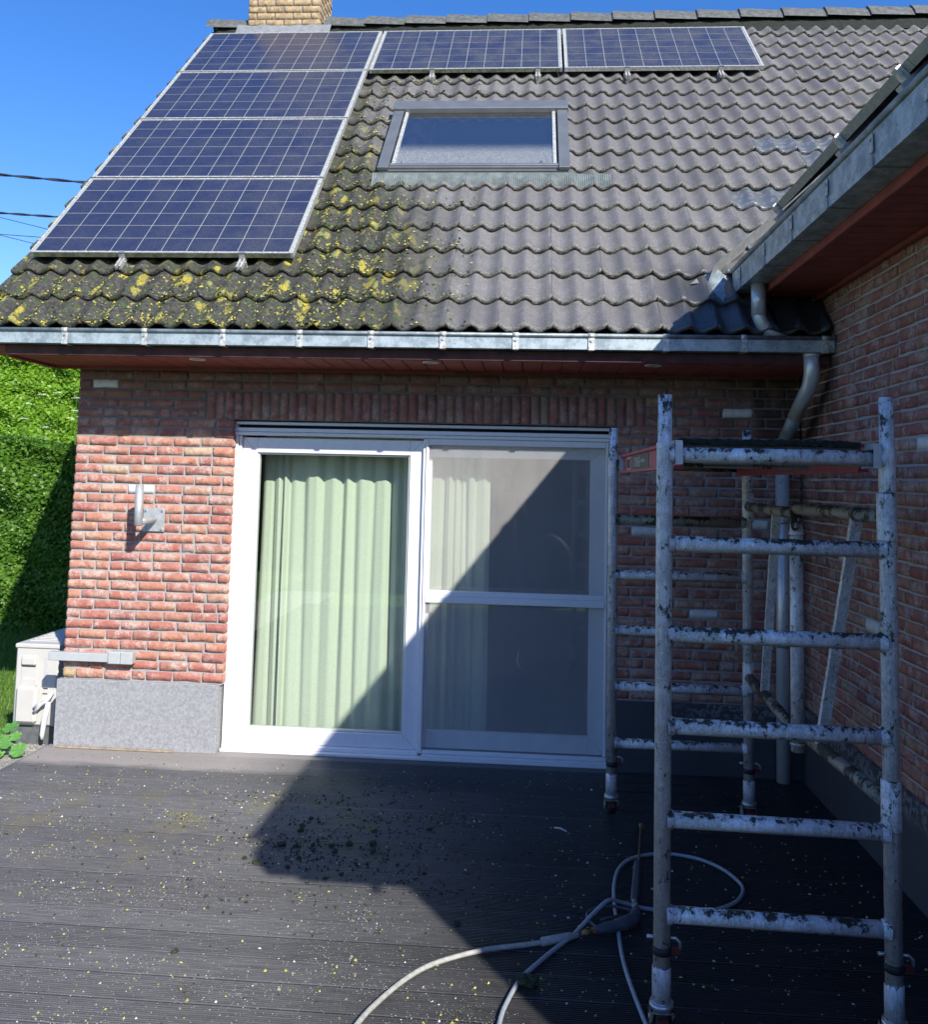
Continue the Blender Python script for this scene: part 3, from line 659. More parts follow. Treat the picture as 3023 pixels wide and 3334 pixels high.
for x, y, l in ((-2.50, -.1875, 'left bracket under the lowest solar panel above the gutter'), (-1.749, -.1875, 'right bracket under the lowest solar panel above the gutter'),
                (-.871, 1.945, 'leftmost bracket under the top panel row, above the roof window'), (.031, 1.945, 'second bracket from the left under the top panel row'),
                (.783, 1.945, 'third bracket from the left under the top panel row'), (1.558, 1.945, 'rightmost bracket under the top panel row, near the panel end')): clamp(x, y, 1, l)

# ------------------------------------------------------------------ roof window
SK = empty('roof_window', 'wide grey framed roof window reflecting blue sky among the tiles', 'roof window', loc=RP(-1.075, .722 / cT, 0), rot=(TH, 0, 0))
SW, SH = 1.322, 1.108
m = MB(); m.box((0, 0, .0), (SW, .04, .085)); m.box((0, .04, 0), (.05, SH, .085)); m.box((SW - .05, .04, 0), (SW, SH, .085)); m.box((.05, SH - .05, 0), (SW - .05, SH, .085)); m.build('outer_frame', 'cover_grey', SK)
m = MB(); m.bbox((-.012, .0, .087), (.066, SH - .13, .115)); m.build('side_cover', 'cover_grey', SK)
m = MB(); m.bbox((SW - .066, .0, .087), (SW + .012, SH - .13, .115)); m.build('side_cover', 'cover_grey', SK)
m = MB(); m.bbox((-.02, SH - .128, .09), (SW + .02, SH + .015, .135)); m.build('top_hood', 'cover_grey', SK)
m = MB(); m.bbox((.068, .045, .086), (SW - .068, .075, .108)); m.box((.068, .02, .05), (SW - .068, .043, .10)); m.build('sash_bottom', 'cover_grey', SK)
for xx in (.092, SW - .092): m = MB(); m.box((xx - .012, .076, .086), (xx + .012, SH - .13, .104)); m.build('sash_side', 'frame_silver', SK)
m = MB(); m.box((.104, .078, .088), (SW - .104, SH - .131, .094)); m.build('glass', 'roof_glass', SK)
m = MB(); m.box((.07, .05, .02), (SW - .07, SH - .1, .03)); m.build('inner_blind', 'label_dark', SK)
for xx in (.16, SW - .18):
    m = MB(); m.box((xx - .012, .066, .106), (xx + .012, .10, .113)); m.box((xx - .004, .07, .113), (xx + .004, .12, .125)); m.build('latch', 'steel', SK)
m = MB(); P = []                                              # ribbed lead apron
na = 240
for i in range(na + 1):
    u = -.05 + 1.66 * i / na; x = -1.075 + u; rb = .003 * (1 if i % 2 else -1)
    top = (.012, .05); pf = prof(x - JX); row = []
    for v, hgt in ((-.005, .075), (-.05, pf * .75 + .048), (-.125 - .008 * (i % 2), pf + .034)):
        row.append((u, v - (.0 if u < SW + .05 else .025), hgt + rb))
    P.append(row)
m.grid(P, False); m.build('lead_apron', 'lead_apron', SK)

# ------------------------------------------------------------------ soffit, gutters
SF = empty('eaves_soffit', 'dark red boarded soffit under the main gutter', 'soffit')
for i in range(42):
    a = -2.9605 + .1125 * i; b = min(a + .108, 1.60)
    if a > 1.58: break
    m = MB(); m.bbox((a, -.514, 2.316), (b, -.02, 2.330), .003); m.build('plank', 'red_wood', SF)
m = MB(); m.box((-2.97, -.514, 2.331), (1.60, -.001, 2.346)); m.build('backing_board', 'soot_dark', SF)
m = MB(); m.bbox((-2.985, -.532, 2.312), (1.605, -.515, 2.3695)); m.build('fascia', 'fascia_grimy', SF)
m = MB(); m.bbox((-2.985, -.0185, 2.296), (1.585, -.0035, 2.3215)); m.build('wall_trim', 'red_wood', SF)
m = MB(); m.bbox((-2.985, -.514, 2.300), (-2.962, .02, 2.3695)); m.bbox((-3.20, -.532, 2.335), (-2.9855, -.30, 2.3695)); m.bbox((-2.985, -.488, 2.37), (-2.965, .02, 2.44)); m.build('end_board', 'red_wood', SF)
m = MB(); m.bbox((-2.96, -.008, 2.315), (-2.815, .02, 2.42)); m.build('end_board', 'red_wood', SF)
m = MB(); pts = [(-3.19, -.55, 2.42), (-3.19, 2.95, 5.95), (-3.19, 2.95, 5.72), (-3.19, -.35, 2.42)]
m.add([*pts, *[(x + .02, y, z) for x, y, z in pts]], [(0, 1, 2, 3), (7, 6, 5, 4), (0, 4, 5, 1), (2, 6, 7, 3)]); m.build('verge_board', 'red_wood', SF)
def downlight(x, label):
    o = empty('downlight', label, 'downlight', loc=(x, -.41, 2.3155), group='round downlights in the soffit')
    m = MB(); n = 24; P = []
    for r, z in ((.048, 0), (.046, -.004), (.034, -.005), (.030, .004)): P.append([(r * math.cos(2 * math.pi * k / n), r * math.sin(2 * math.pi * k / n), z) for k in range(n + 1)])
    m.grid(P, True); m.build('trim_ring', 'white_lamp', o)
    m = MB(); m.add([(.031 * math.cos(2 * math.pi * k / n), .031 * math.sin(2 * math.pi * k / n), -.0012) for k in range(n)], [tuple(range(n))[::-1]]); m.build('lens', 'cover_grey', o)
downlight(-1.906, 'leftmost of the three white soffit downlights'); downlight(-.556, 'middle soffit downlight above the sliding door'); downlight(.688, 'rightmost soffit downlight above the scaffold')

def gutter(name, label, x0, x1, yf, yb, zb, zt, cuts):
    """box gutter running along x; front at yf"""
    o = empty(name, label, 'gutter')
    m = MB(); t = .0025
    m.prism([(yf, zb), (yf - .004, zt - .022), (yf - .001, zt - .022), (yf + t, zb + t), (yb - t, zb + t), (yb - t, zt + .012), (yb, zt + .012), (yb, zb)], 0, x0, x1); m.build('trough', 'zinc', o)
    m = MB(); m.tube([(x0, yf - .006, zt - .012), (x1, yf - .006, zt - .012)], .0115, 12); m.build('bead', 'zinc_dark', o)
    return o
GT = gutter('roof_gutter', 'long zinc box gutter along the eaves of the main roof', -3.24, 1.606, -.600, -.49, 2.372, 2.458, None)
GF = lambda m: m
for i, x in enumerate([-3.06, -2.60, -2.141, -1.696, -1.264, -.866, -.471, -.075, .331, .728, 1.136, 1.555]):
    br = MB(); br.bbox((x - .017, -.6100, 2.366), (x + .017, -.6045, 2.436), .001); br.box((x - .0135, -.600, 2.3665), (x + .0135, -.49, 2.3705))
    br.tube([(x - .017, -.606, 2.446), (x + .017, -.606, 2.446)], .0145, 12); b = br.build('gutter_bracket', 'frame_silver', GT)
    bt = MB(); bt.tube([(x, -.609, 2.418), (x, -.617, 2.418)], .0075, 8); bt.build('bolt', 'steel', b)
m = MB(); m.box((1.596, -.598, 2.374), (1.6045, -.49, 2.44)); m.build('end_cap', 'zinc', GT)
def elbow(pts, r, nseg=6):                                # rounded polyline
    pts = [Vector(p) for p in pts]; out = [pts[0]]
    for i in range(1, len(pts) - 1):
        a, b, c = pts[i - 1], pts[i], pts[i + 1]; d1 = (a - b); d2 = (c - b); L = min(r, d1.length * .49, d2.length * .49)
        p, q = b + d1.normalized() * L, b + d2.normalized() * L
        for t in range(nseg + 1):
            t /= nseg; out.append(p * (1 - t) ** 2 + b * 2 * t * (1 - t) + q * t * t)
    out.append(pts[-1]); return out
DP = empty('downpipe', 'shiny zinc downpipe from the main gutter to the deck in the corner', 'downpipe')
m = MB(); m.tube(elbow([(1.502, -.545, 2.374), (1.505, -.545, 2.225), (1.485, -.30, 2.05)], .09), .040, 18); m.tube([(1.502, -.545, 2.374), (1.502, -.545, 2.352)], .043, 18); m.build('upper_bend', 'galvanised_pipe', DP)
m = MB(); m.tube([(1.487, -.32, 2.064), (1.475, -.13, 1.925)], .0385, 18); m.build('offset_tube', 'zinc_dark', DP)
m = MB(); m.tube(elbow([(1.475, -.12, 1.918), (1.474, -.085, 1.88), (1.474, -.085, 1.80)], .03), .041, 18); m.tube([(1.474, -.085, 1.80), (1.470, -.085, .004)], .0385, 18); m.build('pipe', 'galvanised_pipe', DP)
m = MB()
for z in (1.45, .75): m.tube([(1.472, -.085, z), (1.472, -.085, z + .022)], .0425, 18); m.box((1.465, -.05, z), (1.479, .008, z + .02))
m.build('pipe_clip', 'steel', DP)

# wing: soffit, gutter, roof, panels
SF2 = empty('eaves_soffit', 'dark red boarded soffit of the wing on the right, above the side wall', 'soffit')
y = -.30
while y > -4.95:
    m = MB(); m.bbox((1.300, y - .094, 2.716), (1.60, y, 2.730), .003); m.build('plank', 'red_wood', SF2); y -= .098
m = MB(); m.box((1.285, -4.97, 2.731), (1.615, -.2, 2.75)); m.build('backing_board', 'soot_dark', SF2)
m = MB(); m.bbox((1.272, -5.04, 2.706), (1.298, -.26, 2.86)); m.build('fascia', 'red_wood', SF2)
m = MB(); m.bbox((1.575, -5.10, 2.694), (1.6065, -.32, 2.7155)); m.build('wall_trim', 'red_wood', SF2)
m = MB(); m.bbox((1.272, -5.01, 2.706), (1.9, -5.042, 2.95)); m.build('end_board', 'red_wood', SF2)
WG = empty('roof_gutter', 'zinc box gutter of the wing, running from upper right down to the roof corner', 'gutter')
m = MB(); m.prism([(1.150, 2.745), (1.146, 2.865), (1.149, 2.865), (1.1525, 2.7475), (1.268, 2.7475), (1.268, 2.895), (1.270, 2.895), (1.270, 2.745)], 1, -.29, -5.05); m.build('trough', 'zinc', WG)
m = MB(); m.tube([(1.146, -.28, 2.880), (1.146, -5.0, 2.880)], .014, 12); m.build('bead', 'zinc_dark', WG)
m = MB(); m.box((1.152, -.292, 2.746), (1.268, -.286, 2.86)); m.build('end_cap', 'zinc', WG)
for y in (-.474, -.98, -1.441, -1.915, -2.376, -2.797, -3.25, -3.7, -4.15, -4.6, -4.9):
    br = MB(); br.box((1.1435, y - .008, 2.742), (1.149, y + .008, 2.862)); br.box((1.150, y - .003, 2.740), (1.268, y + .003, 2.7445)); b = br.build('gutter_bracket', 'zinc_dark', WG)
    br = MB(); br.bbox((1.1385, y - .022, 2.79), (1.1430, y + .004, 2.855), .001); br.tube([(1.141, y - .009, 2.834), (1.133, y - .009, 2.834)], .006, 8); br.build('bolt_plate', 'frame_silver', b)
UP = empty('downpipe', 'short mottled zinc pipe from the wing gutter into the main gutter', 'downpipe')
m = MB(); m.tube(elbow([(1.222, -.56, 2.75), (1.224, -.56, 2.52), (1.36, -.545, 2.435)], .10, 8), .036, 18); m.build('pipe', 'galvanised_pipe', UP)
m = MB(); m.tube([(1.222, -.56, 2.748), (1.223, -.56, 2.57)], .0375, 18); m.build('sleeve', 'galvanised_pipe', UP)
WR = empty('tiled_roof', 'roof of the wing on the right, seen only along its lower edge above the gutter', 'roof')
WT = .7556; cW, sW = math.cos(WT), math.sin(WT)
def WP(yv, v, n=0): return Vector((1.165 + v * cW - n * sW, yv, 2.885 + v * sW + n * cW))
# slab, cut along the valley
def val_y(x): return -.206 + (x - 1.065) * .93
m = MB(); xs = [1.165 + 3.35 * i / 8 for i in range(9)]; Pt, Pb = [], []
for x in xs:
    zt = 2.885 + (x - 1.165) * math.tan(WT)
    Pt.append([(x, -5.04, zt), (x, min(val_y(x) - .05, 2.9), zt)]); Pb.append([(x, -5.04, zt - .05), (x, min(val_y(x) - .05, 2.9), zt - .05)])
m.grid([r[::-1] for r in Pt], False); m.grid(Pb, False)
m.add([Pt[0][0], Pt[0][1], Pb[0][1], Pb[0][0]], [(0, 1, 2, 3)]); m.grid([[a[0] for a in Pt], [a[0] for a in Pb]], False); m.build('underlay', 'dark_void', WR)
J = MB(); rimJ = []
for k in range(15):
    v = .0 + k * .276; x0 = 1.165 + v * cW
    yy = min(val_y(x0), 2.8) - .02
    while yy > -4.9:
        Mx = Matrix.Translation(WP(yy, v + .045, -.045)) @ Matrix(((0, cW, -sW, 0), (-1, 0, 0, 0), (0, sW, cW, 0), (0, 0, 0, 1)))
        if v < .3 or yy > -.9 or yy < -4.9:
            V, F, rim = TG[R.randrange(6)]; J.cr = R.random() * .99 + .005; J.add([Mx @ Vector(q) for q in V], F, True); rimJ += rim
        yy -= TW
ob('roof_tile_field', J.mesh('roof_tile_field', 'tile_joined', rimJ), WR, kind='stuff')
m = MB(); m.add([(4.45, -5.04, 6.0), (4.45, 2.9, 6.0), (7.6, 2.9, 2.8), (7.6, -5.04, 2.8)], [(0, 1, 2, 3)]); m.build('back_slope', 'ridge_tile', WR)
VL = MB(); P = []
for i in range(12):
    x = 1.02 + .12 * i; y = val_y(x); z = 3.03 + 1.007 * y
    P.append([(x - .10, y + .02, z + .035 - .0), (x, y, z + .045), (x + .03, y - .02, z + .14)])
VL.grid(P, False); VL.build('valley_flashing', 'lead', WR, label='pale zinc valley strip where the two roofs meet')
m = MB(); P = []
for j in range(6):
    P.append([(.985 + .19 * i / 4 + .01 * math.sin(j * 2), -.20 - .035 * j + .01 * (i % 2), 2.90 - .045 * j + (.012 if i in (1, 2) else 0) - .02 * abs(i - 2)) for i in range(5)])
m.grid(P); m.build('valley_end', 'zinc_dark', WR, label='crumpled dark zinc tongue below the valley')
def wpanel(y1, y0, label):
    o = empty('solar_panel', label, 'solar panel', group='solar panels on the wing roof')
    m = MB(); A = Matrix(((cW, 0, -sW, 1.195), (0, 1, 0, 0), (sW, 0, cW, 2.985), (0, 0, 0, 1)))
    m.box((0, y0 + .002, 0), (.012, y1 - .002, .037), A); m.box((1.64, y0 + .002, 0), (1.65, y1 - .002, .037), A); m.box((.012, y0 + .002, 0), (1.64, y0 + .014, .037), A); m.box((.012, y1 - .014, 0), (1.64, y1 - .002, .037), A); m.build('frame', 'sleeve_grey', o)
    m = MB(); m.box((.0125, y0 + .0145, .028), (1.639, y1 - .0145, .034), A); m.build('glass', 'solar_cell', o)
wpanel(-1.10, -1.609, 'first solar panel on the wing roof, nearest the valley'); wpanel(-1.609, -2.609, 'second solar panel on the wing roof from the valley'); wpanel(-2.609, -3.609, 'third solar panel on the wing roof from the valley'); wpanel(-3.609, -4.609, 'fourth solar panel on the wing roof from the valley'); wpanel(-4.609, -5.01, 'last solar panel on the wing roof, nearest the camera')
for y in (-1.103, -1.973, -2.548, -3.4, -4.2):
    A = Matrix(((cW, 0, -sW, 1.195), (0, 1, 0, 0), (sW, 0, cW, 2.985), (0, 0, 0, 1)))
    o = empty('panel_bracket', {-1.103: 'rail end on the wing roof nearest the valley', -1.973: 'second rail end on the wing roof from the valley', -2.548: 'third rail end on the wing roof from the valley', -3.4: 'fourth rail end on the wing roof', -4.2: 'rail end on the wing roof nearest the camera'}[y], 'bracket', group='rail ends on the wing roof')
    m = MB(); m.box((-.05, y - .02, -.045), (.3, y + .02, -.008), A); m.box((-.055, y - .03, -.05), (-.04, y + .03, -.035), A); m.build('rail', 'galva_matt', o)
    m = MB(); m.box((-.022, y - .018, -.01), (-.002, y + .018, .042), A); m.build('clamp', 'frame_silver', o)

# ------------------------------------------------------------------ sliding door
DR = empty('sliding_door', 'white framed sliding glass door with green curtains and an insect screen on its right half', 'door')
def wh(name, parts, mat='white_profile', parent=None, **k):
    m = MB()
    for a, b in parts: m.bbox(a, b, .003)
    return m.build(name, mat, parent or DR, **k)
Y0 = .055
wh('jamb', [((-1.822, Y0, .0), (-1.796, .16, 1.905)), ((-1.795, Y0 + .012, .0), (-1.777, .16, 1.905))]); wh('jamb', [((.487, Y0, .0), (.540, .16, 1.905))])
wh('track_box', [((-1.822, Y0 - .012, 1.972), (.536, .16, 1.990)), ((-1.822, Y0 - .012, 1.906), (-1.806, .16, 1.9718)), ((.522, Y0 - .012, 1.906), (.536, .16, 1.9718)), ((-1.805, Y0 - .004, 1.928), (.521, .16, 1.952)), ((-1.805, Y0 - .012, 1.906), (.521, .16, 1.926))])
m = MB(); m.box((-1.804, .10, 1.951), (.520, .15, 1.973)); m.build('track_slot', 'dark_void', DR)
wh('sill', [((-1.822, .02, -.002), (.536, .17, .016)), ((-1.822, Y0 - .002, .0165), (-.626, .17, .040)), ((-.60, Y0 - .025, .0165), (.50, Y0, .030))])
S1 = .085
sash = wh('fixed_sash', [((-1.776, S1, .041), (-1.681, .15, 1.893)), ((-.722, S1, .041), (-.640, .15, 1.893)), ((-1.6805, S1, 1.800), (-.7225, .15, 1.893)), ((-1.6805, S1, .041), (-.7225, .15, .124))])
wh('glazing_bead', [((-1.6805, S1 + .012, .1245), (-1.670, .14, 1.7995)), ((-.7335, S1 + .012, .1245), (-.7225, .14, 1.7995)), ((-1.6695, S1 + .012, .1245), (-.734, .14, .134)), ((-1.6695, S1 + .012, 1.790), (-.734, .14, 1.7995))], 'grey_profile', sash)
m = MB(); m.box((-1.682, .115, .122), (-.721, .121, 1.802)); m.build('pane', 'door_glass', sash)
wh('mullion', [((-.639, Y0 + .004, .03), (-.622, .16, 1.904))], 'white_profile'); 
s2 = wh('sliding_sash', [((-.618, .145, .04), (-.590, .19, 1.89)), ((.386, .145, .04), (.486, .19, 1.89)), ((-.5895, .145, 1.797), (.3855, .19, 1.89)), ((-.5895, .145, .04), (.3855, .19, .142))])
m = MB(); m.box((-.592, .165, .14), (.388, .171, 1.80)); m.build('pane', 'door_glass', s2)
for cx, cz, sx, sz, L_, yy_ in ((-1.776, 1.893, 1, -1, .093, S1), (-.640, 1.893, -1, -1, .093, S1), (-1.776, .041, 1, 1, .083, S1), (-.640, .041, -1, 1, .083, S1), (.486, .04, -1, 1, .10, .145), (.486, 1.89, -1, -1, .095, .145)):
    m = MB(); t_ = .0009; m.add([(cx, yy_ - .0006, cz + t_), (cx + sx * L_, yy_ - .0006, cz + sz * L_ + t_), (cx + sx * L_, yy_ - .0006, cz + sz * L_ - t_), (cx, yy_ - .0006, cz - t_)], [(0, 1, 2, 3)]); m.build('mitre_joint', 'label_dark', sash if yy_ == S1 else s2)
scn = wh('screen_frame', [((-.621, Y0 - .006, .031), (-.603, Y0 + .018, 1.904)), ((.472, Y0 - .006, .031), (.486, Y0 + .018, 1.904)), ((-.6025, Y0 - .006, 1.868), (.4715, Y0 + .018, 1.903)), ((-.6025, Y0 - .004, .031), (.4715, Y0 + .018, .052)),
                         ((-.6025, Y0 - .010, .917), (.4715, Y0 + .018, .958)), ((-.6025, Y0 - .004, .9585), (.4715, Y0 + .018, .990))])
m = MB(); m.box((-.6025, Y0 + .008, .9905), (.4715, Y0 + .009, 1.8675)); m.box((-.6025, Y0 + .008, .0525), (.4715, Y0 + .009, .9165)); m.build('insect_mesh', 'insect_mesh', scn)
def curtain(x0, x1, y, z0, z1, n, seed, label):
    q = random.Random(seed); cs = [0]
    while cs[-1] < x1 - x0: cs.append(cs[-1] + q.choice((q.uniform(.04, .07), q.uniform(.08, .145))))
    sc_ = (x1 - x0) / cs[-1]; cs = [c * sc_ for c in cs]; am = [q.uniform(.018, .055) for _ in cs]; dr = [q.uniform(-.012, .012) for _ in cs]
    P = []; nu = 9
    for i in range(len(cs) - 1):
        for k in range(nu):
            t = k / nu; xx = cs[i] + (cs[i + 1] - cs[i]) * t; col = []
            for j in range(8):
                s = j / 7; sw = dr[i] * (1 - t) + dr[i + 1] * t
                yy = y + .03 - am[i] * (math.sin(math.pi * t) ** .8 * (1 + .18 * math.sin(t * 9 + i * 1.7))) * (1 if True else 0) * (1 + .25 * math.sin(s * 3 + i)) + .01 * math.sin(s * 2 + i * 2.1)
                col.append((x0 + xx + sw * (1 - s) * 1.4, yy, z0 + (z1 - z0) * s))
            P.append(col)
    m = MB(); m.grid(P, True); o = m.build('curtain', 'curtain_cloth', label=label, cat='curtain'); return o
curtain(-1.70, -.66, .285, .06, 2.05, 0, 4, 'wide pale green pleated curtain behind the left glass pane'); curtain(-.63, -.222, .285, .06, 2.05, 0, 11, 'narrow pale green curtain behind the insect screen')
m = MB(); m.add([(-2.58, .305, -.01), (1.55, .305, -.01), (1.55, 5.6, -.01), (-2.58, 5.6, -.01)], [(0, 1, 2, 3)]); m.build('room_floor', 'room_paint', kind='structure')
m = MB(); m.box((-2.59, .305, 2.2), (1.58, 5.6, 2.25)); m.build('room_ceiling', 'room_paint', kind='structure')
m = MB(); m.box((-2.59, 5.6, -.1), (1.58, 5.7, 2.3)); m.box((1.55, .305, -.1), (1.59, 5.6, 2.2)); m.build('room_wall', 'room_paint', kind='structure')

# ------------------------------------------------------------------ deck
DK = empty('deck', None, None); DK['kind'] = 'structure'
def board(y0, y1, ribs=12):
    m = MB(); x0, x1 = -2.872, 1.60; w = y1 - y0; prof_ = [(y0, -.022), (y0, -.002), (y0 + .002, 0)]
    if ribs:
        for i in range(ribs):
            a = y0 + .006 + (w - .012) * i / ribs; s_ = (w - .012) / ribs
            prof_ += [(a + s_ * .14, 0), (a + s_ * .24, -.0048), (a + s_ * .70, -.0048), (a + s_ * .80, 0)]
    prof_ += [(y1 - .002, 0), (y1, -.002), (y1, -.022)]
    V = [(x, y, z) for x in (x0, x1) for y, z in prof_]; n = len(prof_)
    m.add(V, [(i + 1, i, n + i, n + i + 1) for i in range(n - 1)]); m.add([V[i] for i in range(n)], [tuple(range(n))]); m.add([V[n + i] for i in range(n)], [tuple(range(n))[::-1]])
    return m
bw = .1443; pm = None
for k in range(42):
    y1 = -.0665 - bw * k; y0 = y1 - bw + .007
    if pm is None: pm = board(-bw + .007, 0).mesh('deck_board', 'deck_composite')
    ob('deck_board', pm, DK, loc=(R.uniform(-.004, .004) * 0, y1, R.uniform(-.0012, .0008)), kind=None)
board(-.0625, .02, 0).build('deck_board', 'deck_composite', DK, label='flat unribbed board along the wall')
m = MB(); m.bbox((-2.895, -6.15, -.14), (-2.874, .0, -.002)); m.build('edge_board', 'deck_composite', DK)
m = MB(); m.box((-2.87, -6.1, -.16), (1.59, .0, -.023)); m.build('deck_base', 'soot_dark', DK)
m = MB(); m.bbox((-2.80, -.060, .0012), (-2.08, -.035, .0125)); m.build('wood_strip', 'dried_wood', label='thin weathered wooden strip lying at the foot of the light plinth', cat='wood strip')

# ------------------------------------------------------------------ small wall things
PB = empty('pole_bracket', 'galvanised wall bracket with a short upright pole on the sunlit bricks', 'bracket', loc=(-2.285, 0, 1.372))
m = MB(); m.bbox((-.068, -.010, -.072), (.068, -.004, .072), .002); m.build('wall_plate', 'galva_matt', PB)
m = MB(); m.tube([(.0, -.004, 0), (-.004, -.20, -.004)], .021, 16); m.build('arm', 'galva_matt', PB)
m = MB(); m.tube([(-.010, -.205, -.028), (-.010, -.205, -.022), (-.014, -.205, .215)], [.018, .0245, .0245], 18); m.build('pole', 'galva_matt', PB)
for a in (-.052, .052):
    for b in (-.056, .056): m = MB(); m.tube([(a, -.010, b), (a, -.018, b)], .008, 6, smooth=False); m.build('bolt', 'steel', PB)
TR = empty('cable_trunking', 'grey plastic cable trunking crossing the wall corner above the light plinth', 'trunking')
m = MB(); m.bbox((-2.885, -.050, .512), (-2.509, -.004, .562)); m.build('trunk', 'trunking_grey', TR)
DB = empty('junction_box', 'grey double junction box at the end of the cable trunking', 'junction box')
for a in (0, 1): m = MB(); m.bbox((-2.507 + .077 * a, -.060, .504), (-2.432 + .077 * a, -.004, .578), .005); m.build('box_half', 'trunking_grey', DB)

# outdoor unit
AC = empty('air_conditioner', 'beige outdoor air conditioning unit on dark blocks beside the left house corner', 'air conditioner', loc=(-3.258, .25, .0))
m = MB(); m.bbox((.0, .0, .035), (.285, .80, .525), .012); m.build('casing', 'beige_metal', AC)
m = MB(); m.bbox((-.006, -.008, .518), (.291, .808, .548), .008)
for i in range(12): m.box((.035, .10 + i * .055, .548), (.25, .118 + i * .055, .553))
m.build('lid', 'beige_metal', AC)
m = MB(); m.bbox((.030, -.040, .055), (.172, -.0005, .285), .022); m.build('service_cover', 'beige_metal', AC)
m = MB(); m.bbox((.045, -.007, .2855), (.155, -.0005, .475), .005); m.bbox((.050, -.026, .415), (.148, -.0075, .468), .012)
m.prism([(.052, .285), (.150, .285), (.140, .325), (.068, .325)], 1, -.022, -.0075); m.build('cover_recess', 'beige_metal', AC)
m = MB(); m.box((.050, -.0085, .403), (.140, -.0072, .414)); m.build('handle_slot', 'label_dark', AC)
m = MB()
for j in range(16): m.box((.193, -.0015, .46 - j * .011), (.193 + R.uniform(.012, .028), .0, .456 - j * .011))
m.build('caution_label', 'trunking_grey', AC)
m = MB(); m.box((.195, -.002, .267), (.225, 0, .275)); m.box((.193, -.002, .235), (.224, 0, .242)); m.build('type_label', 'label_dark', AC)
for z in (.05, .025): m = MB(); m.tube(elbow([(.16, -.035, .10 + z), (.215, -.05, .16 + z), (.262, -.06, .20 + z * .5), (.275, -.03, .26)], .03), .011, 10); m.build('wrapped_pipe', 'pipe_wrap', AC)
m = MB(); m.tube([(.262, -.05, .20), (.245, -.055, .10), (.232, -.05, .0), (.235, -.05, -.03)], [.014, .018, .015, .010], 10); m.build('wrapped_pipe', 'pipe_wrap', AC)
for y in (.02, .60):
    m = MB(); m.bbox((-.02, y, -.10), (.275, y + .12, .034), .006); m.build('support_block', 'concrete_dark', AC)

# mallow plant
ML = empty('mallow_plant', 'leafy mallow with round scalloped leaves growing in the gravel by the unit', 'plant')
def mleaf(c, r, tilt, az, rnd):
    r *= 1.22; m = MB(); m.cr = rnd; n = 28; ring = []
    for k in range(n):
        t = 2 * math.pi * k / n; rr = r * (.86 + .14 * abs(math.cos(t * 3.5)) ** .6) * (.55 if k == 0 else 1)
        ring.append(Vector((rr * math.cos(t), rr * math.sin(t), .10 * r * math.cos(7 * t) + .12 * r)))
    V = [Vector((0, 0, 0))] + [p * .5 + Vector((0, 0, -.02 * r)) for p in ring] + ring
    Mx = Matrix.Translation(c) @ Matrix.Rotation(az, 4, 'Z') @ Matrix.Rotation(tilt, 4, 'X')
    m.add([Mx @ p for p in V], [(0, 1 + k, 1 + (k + 1) % n) for k in range(n)] + [(1 + k, 1 + n + k, 1 + n + (k + 1) % n, 1 + (k + 1) % n) for k in range(n)], True); m.build('leaf', 'leaf_mallow', ML)
ms = MB(); root = Vector((-3.20, -.02, -.09))
for c, r in [((-3.050, -.02, -.035), .042), ((-3.13, -.03, .008), .042), ((-3.10, .03, .03), .032), ((-3.145, .05, .075), .042), ((-3.18, -.05, -.04), .052), ((-3.235, .02, .05), .035), ((-3.24, -.08, -.01), .04), ((-3.16, -.10, -.05), .04),
             ((-3.27, -.02, .03), .04), ((-3.29, -.14, -.03), .045), ((-3.22, -.18, -.055), .04), ((-3.33, -.06, .0), .04), ((-3.20, .0, .02), .035), ((-3.27, -.22, -.06), .035)]:
    c = Vector(c); mleaf(c, r, R.uniform(.35, .9), R.uniform(-.5, .5), R.random() * .9 + .05)
    mid = (root + c) / 2 + Vector((0, 0, .03)); ms.tube([root, mid, c], [.0035, .003, .002], 6)
ms.cr = .4; ms.build('stem', 'leaf_mallow', ML)

# ------------------------------------------------------------------ vegetation
def leafmass(name, mat, P, size, label, cat=None, kind=None, parent=None, group=None, nrm=None):
    n = len(P); s = rs.uniform(.7, 1.3, (n, 1)) * size
    a = rs.normal(size=(n, 3)); 
    if nrm is not None: a = a * .8 + nrm
    a /= np.linalg.norm(a, axis=1)[:, None]; b = rs.normal(size=(n, 3)); u = np.cross(a, b); u /= np.linalg.norm(u, axis=1)[:, None]; v = np.cross(a, u)
    V, F = quads(P, u * s, v * s * .62)
    return joined_tris(name, mat, V, F, rnd=np.clip(rs.beta(2, 2, n), .01, 1), label=label, cat=cat, kind=kind, parent=parent, group=group)
def hedge(name, label, x0, x1, yf, yb, zb, ztop, n, size, mat='leaf_hedge', seed=1):
    o = empty(name, label, 'hedge')
    m = MB(); m.box((x0 + .1, yf + .28, zb), (x1 - .1, yb - .12, (ztop(0) if callable(ztop) else ztop) - .15)); m.build('core', 'hedge_core', o)
    k = int(n * .78); x = rs.uniform(x0, x1, k); z = rs.uniform(zb, 1, k) if False else zb + rs.rand(k) * (ztop - zb)
    bmp = .07 * np.sin(x * 3.1 + z * 2) + .05 * np.sin(x * 7 + 1.3 * z * 4) + .04 * np.sin(z * 11 + x * 2)
    y = yf + .05 + bmp + np.abs(rs.normal(size=k)) * .05
    P1 = np.stack([x, y, z], 1); k2 = n - k; x = rs.uniform(x0, x1, k2); P2 = np.stack([x, rs.uniform(yf, yb, k2), ztop + .05 * np.sin(x * 5) + rs.normal(size=k2) * .035], 1)
    leafmass('foliage', mat, np.vstack([P1, P2]), size, None, parent=o, nrm=np.vstack([np.tile([0, -.9, .55], (k, 1)), np.tile([0, 0, 1.], (k2, 1))])); return o
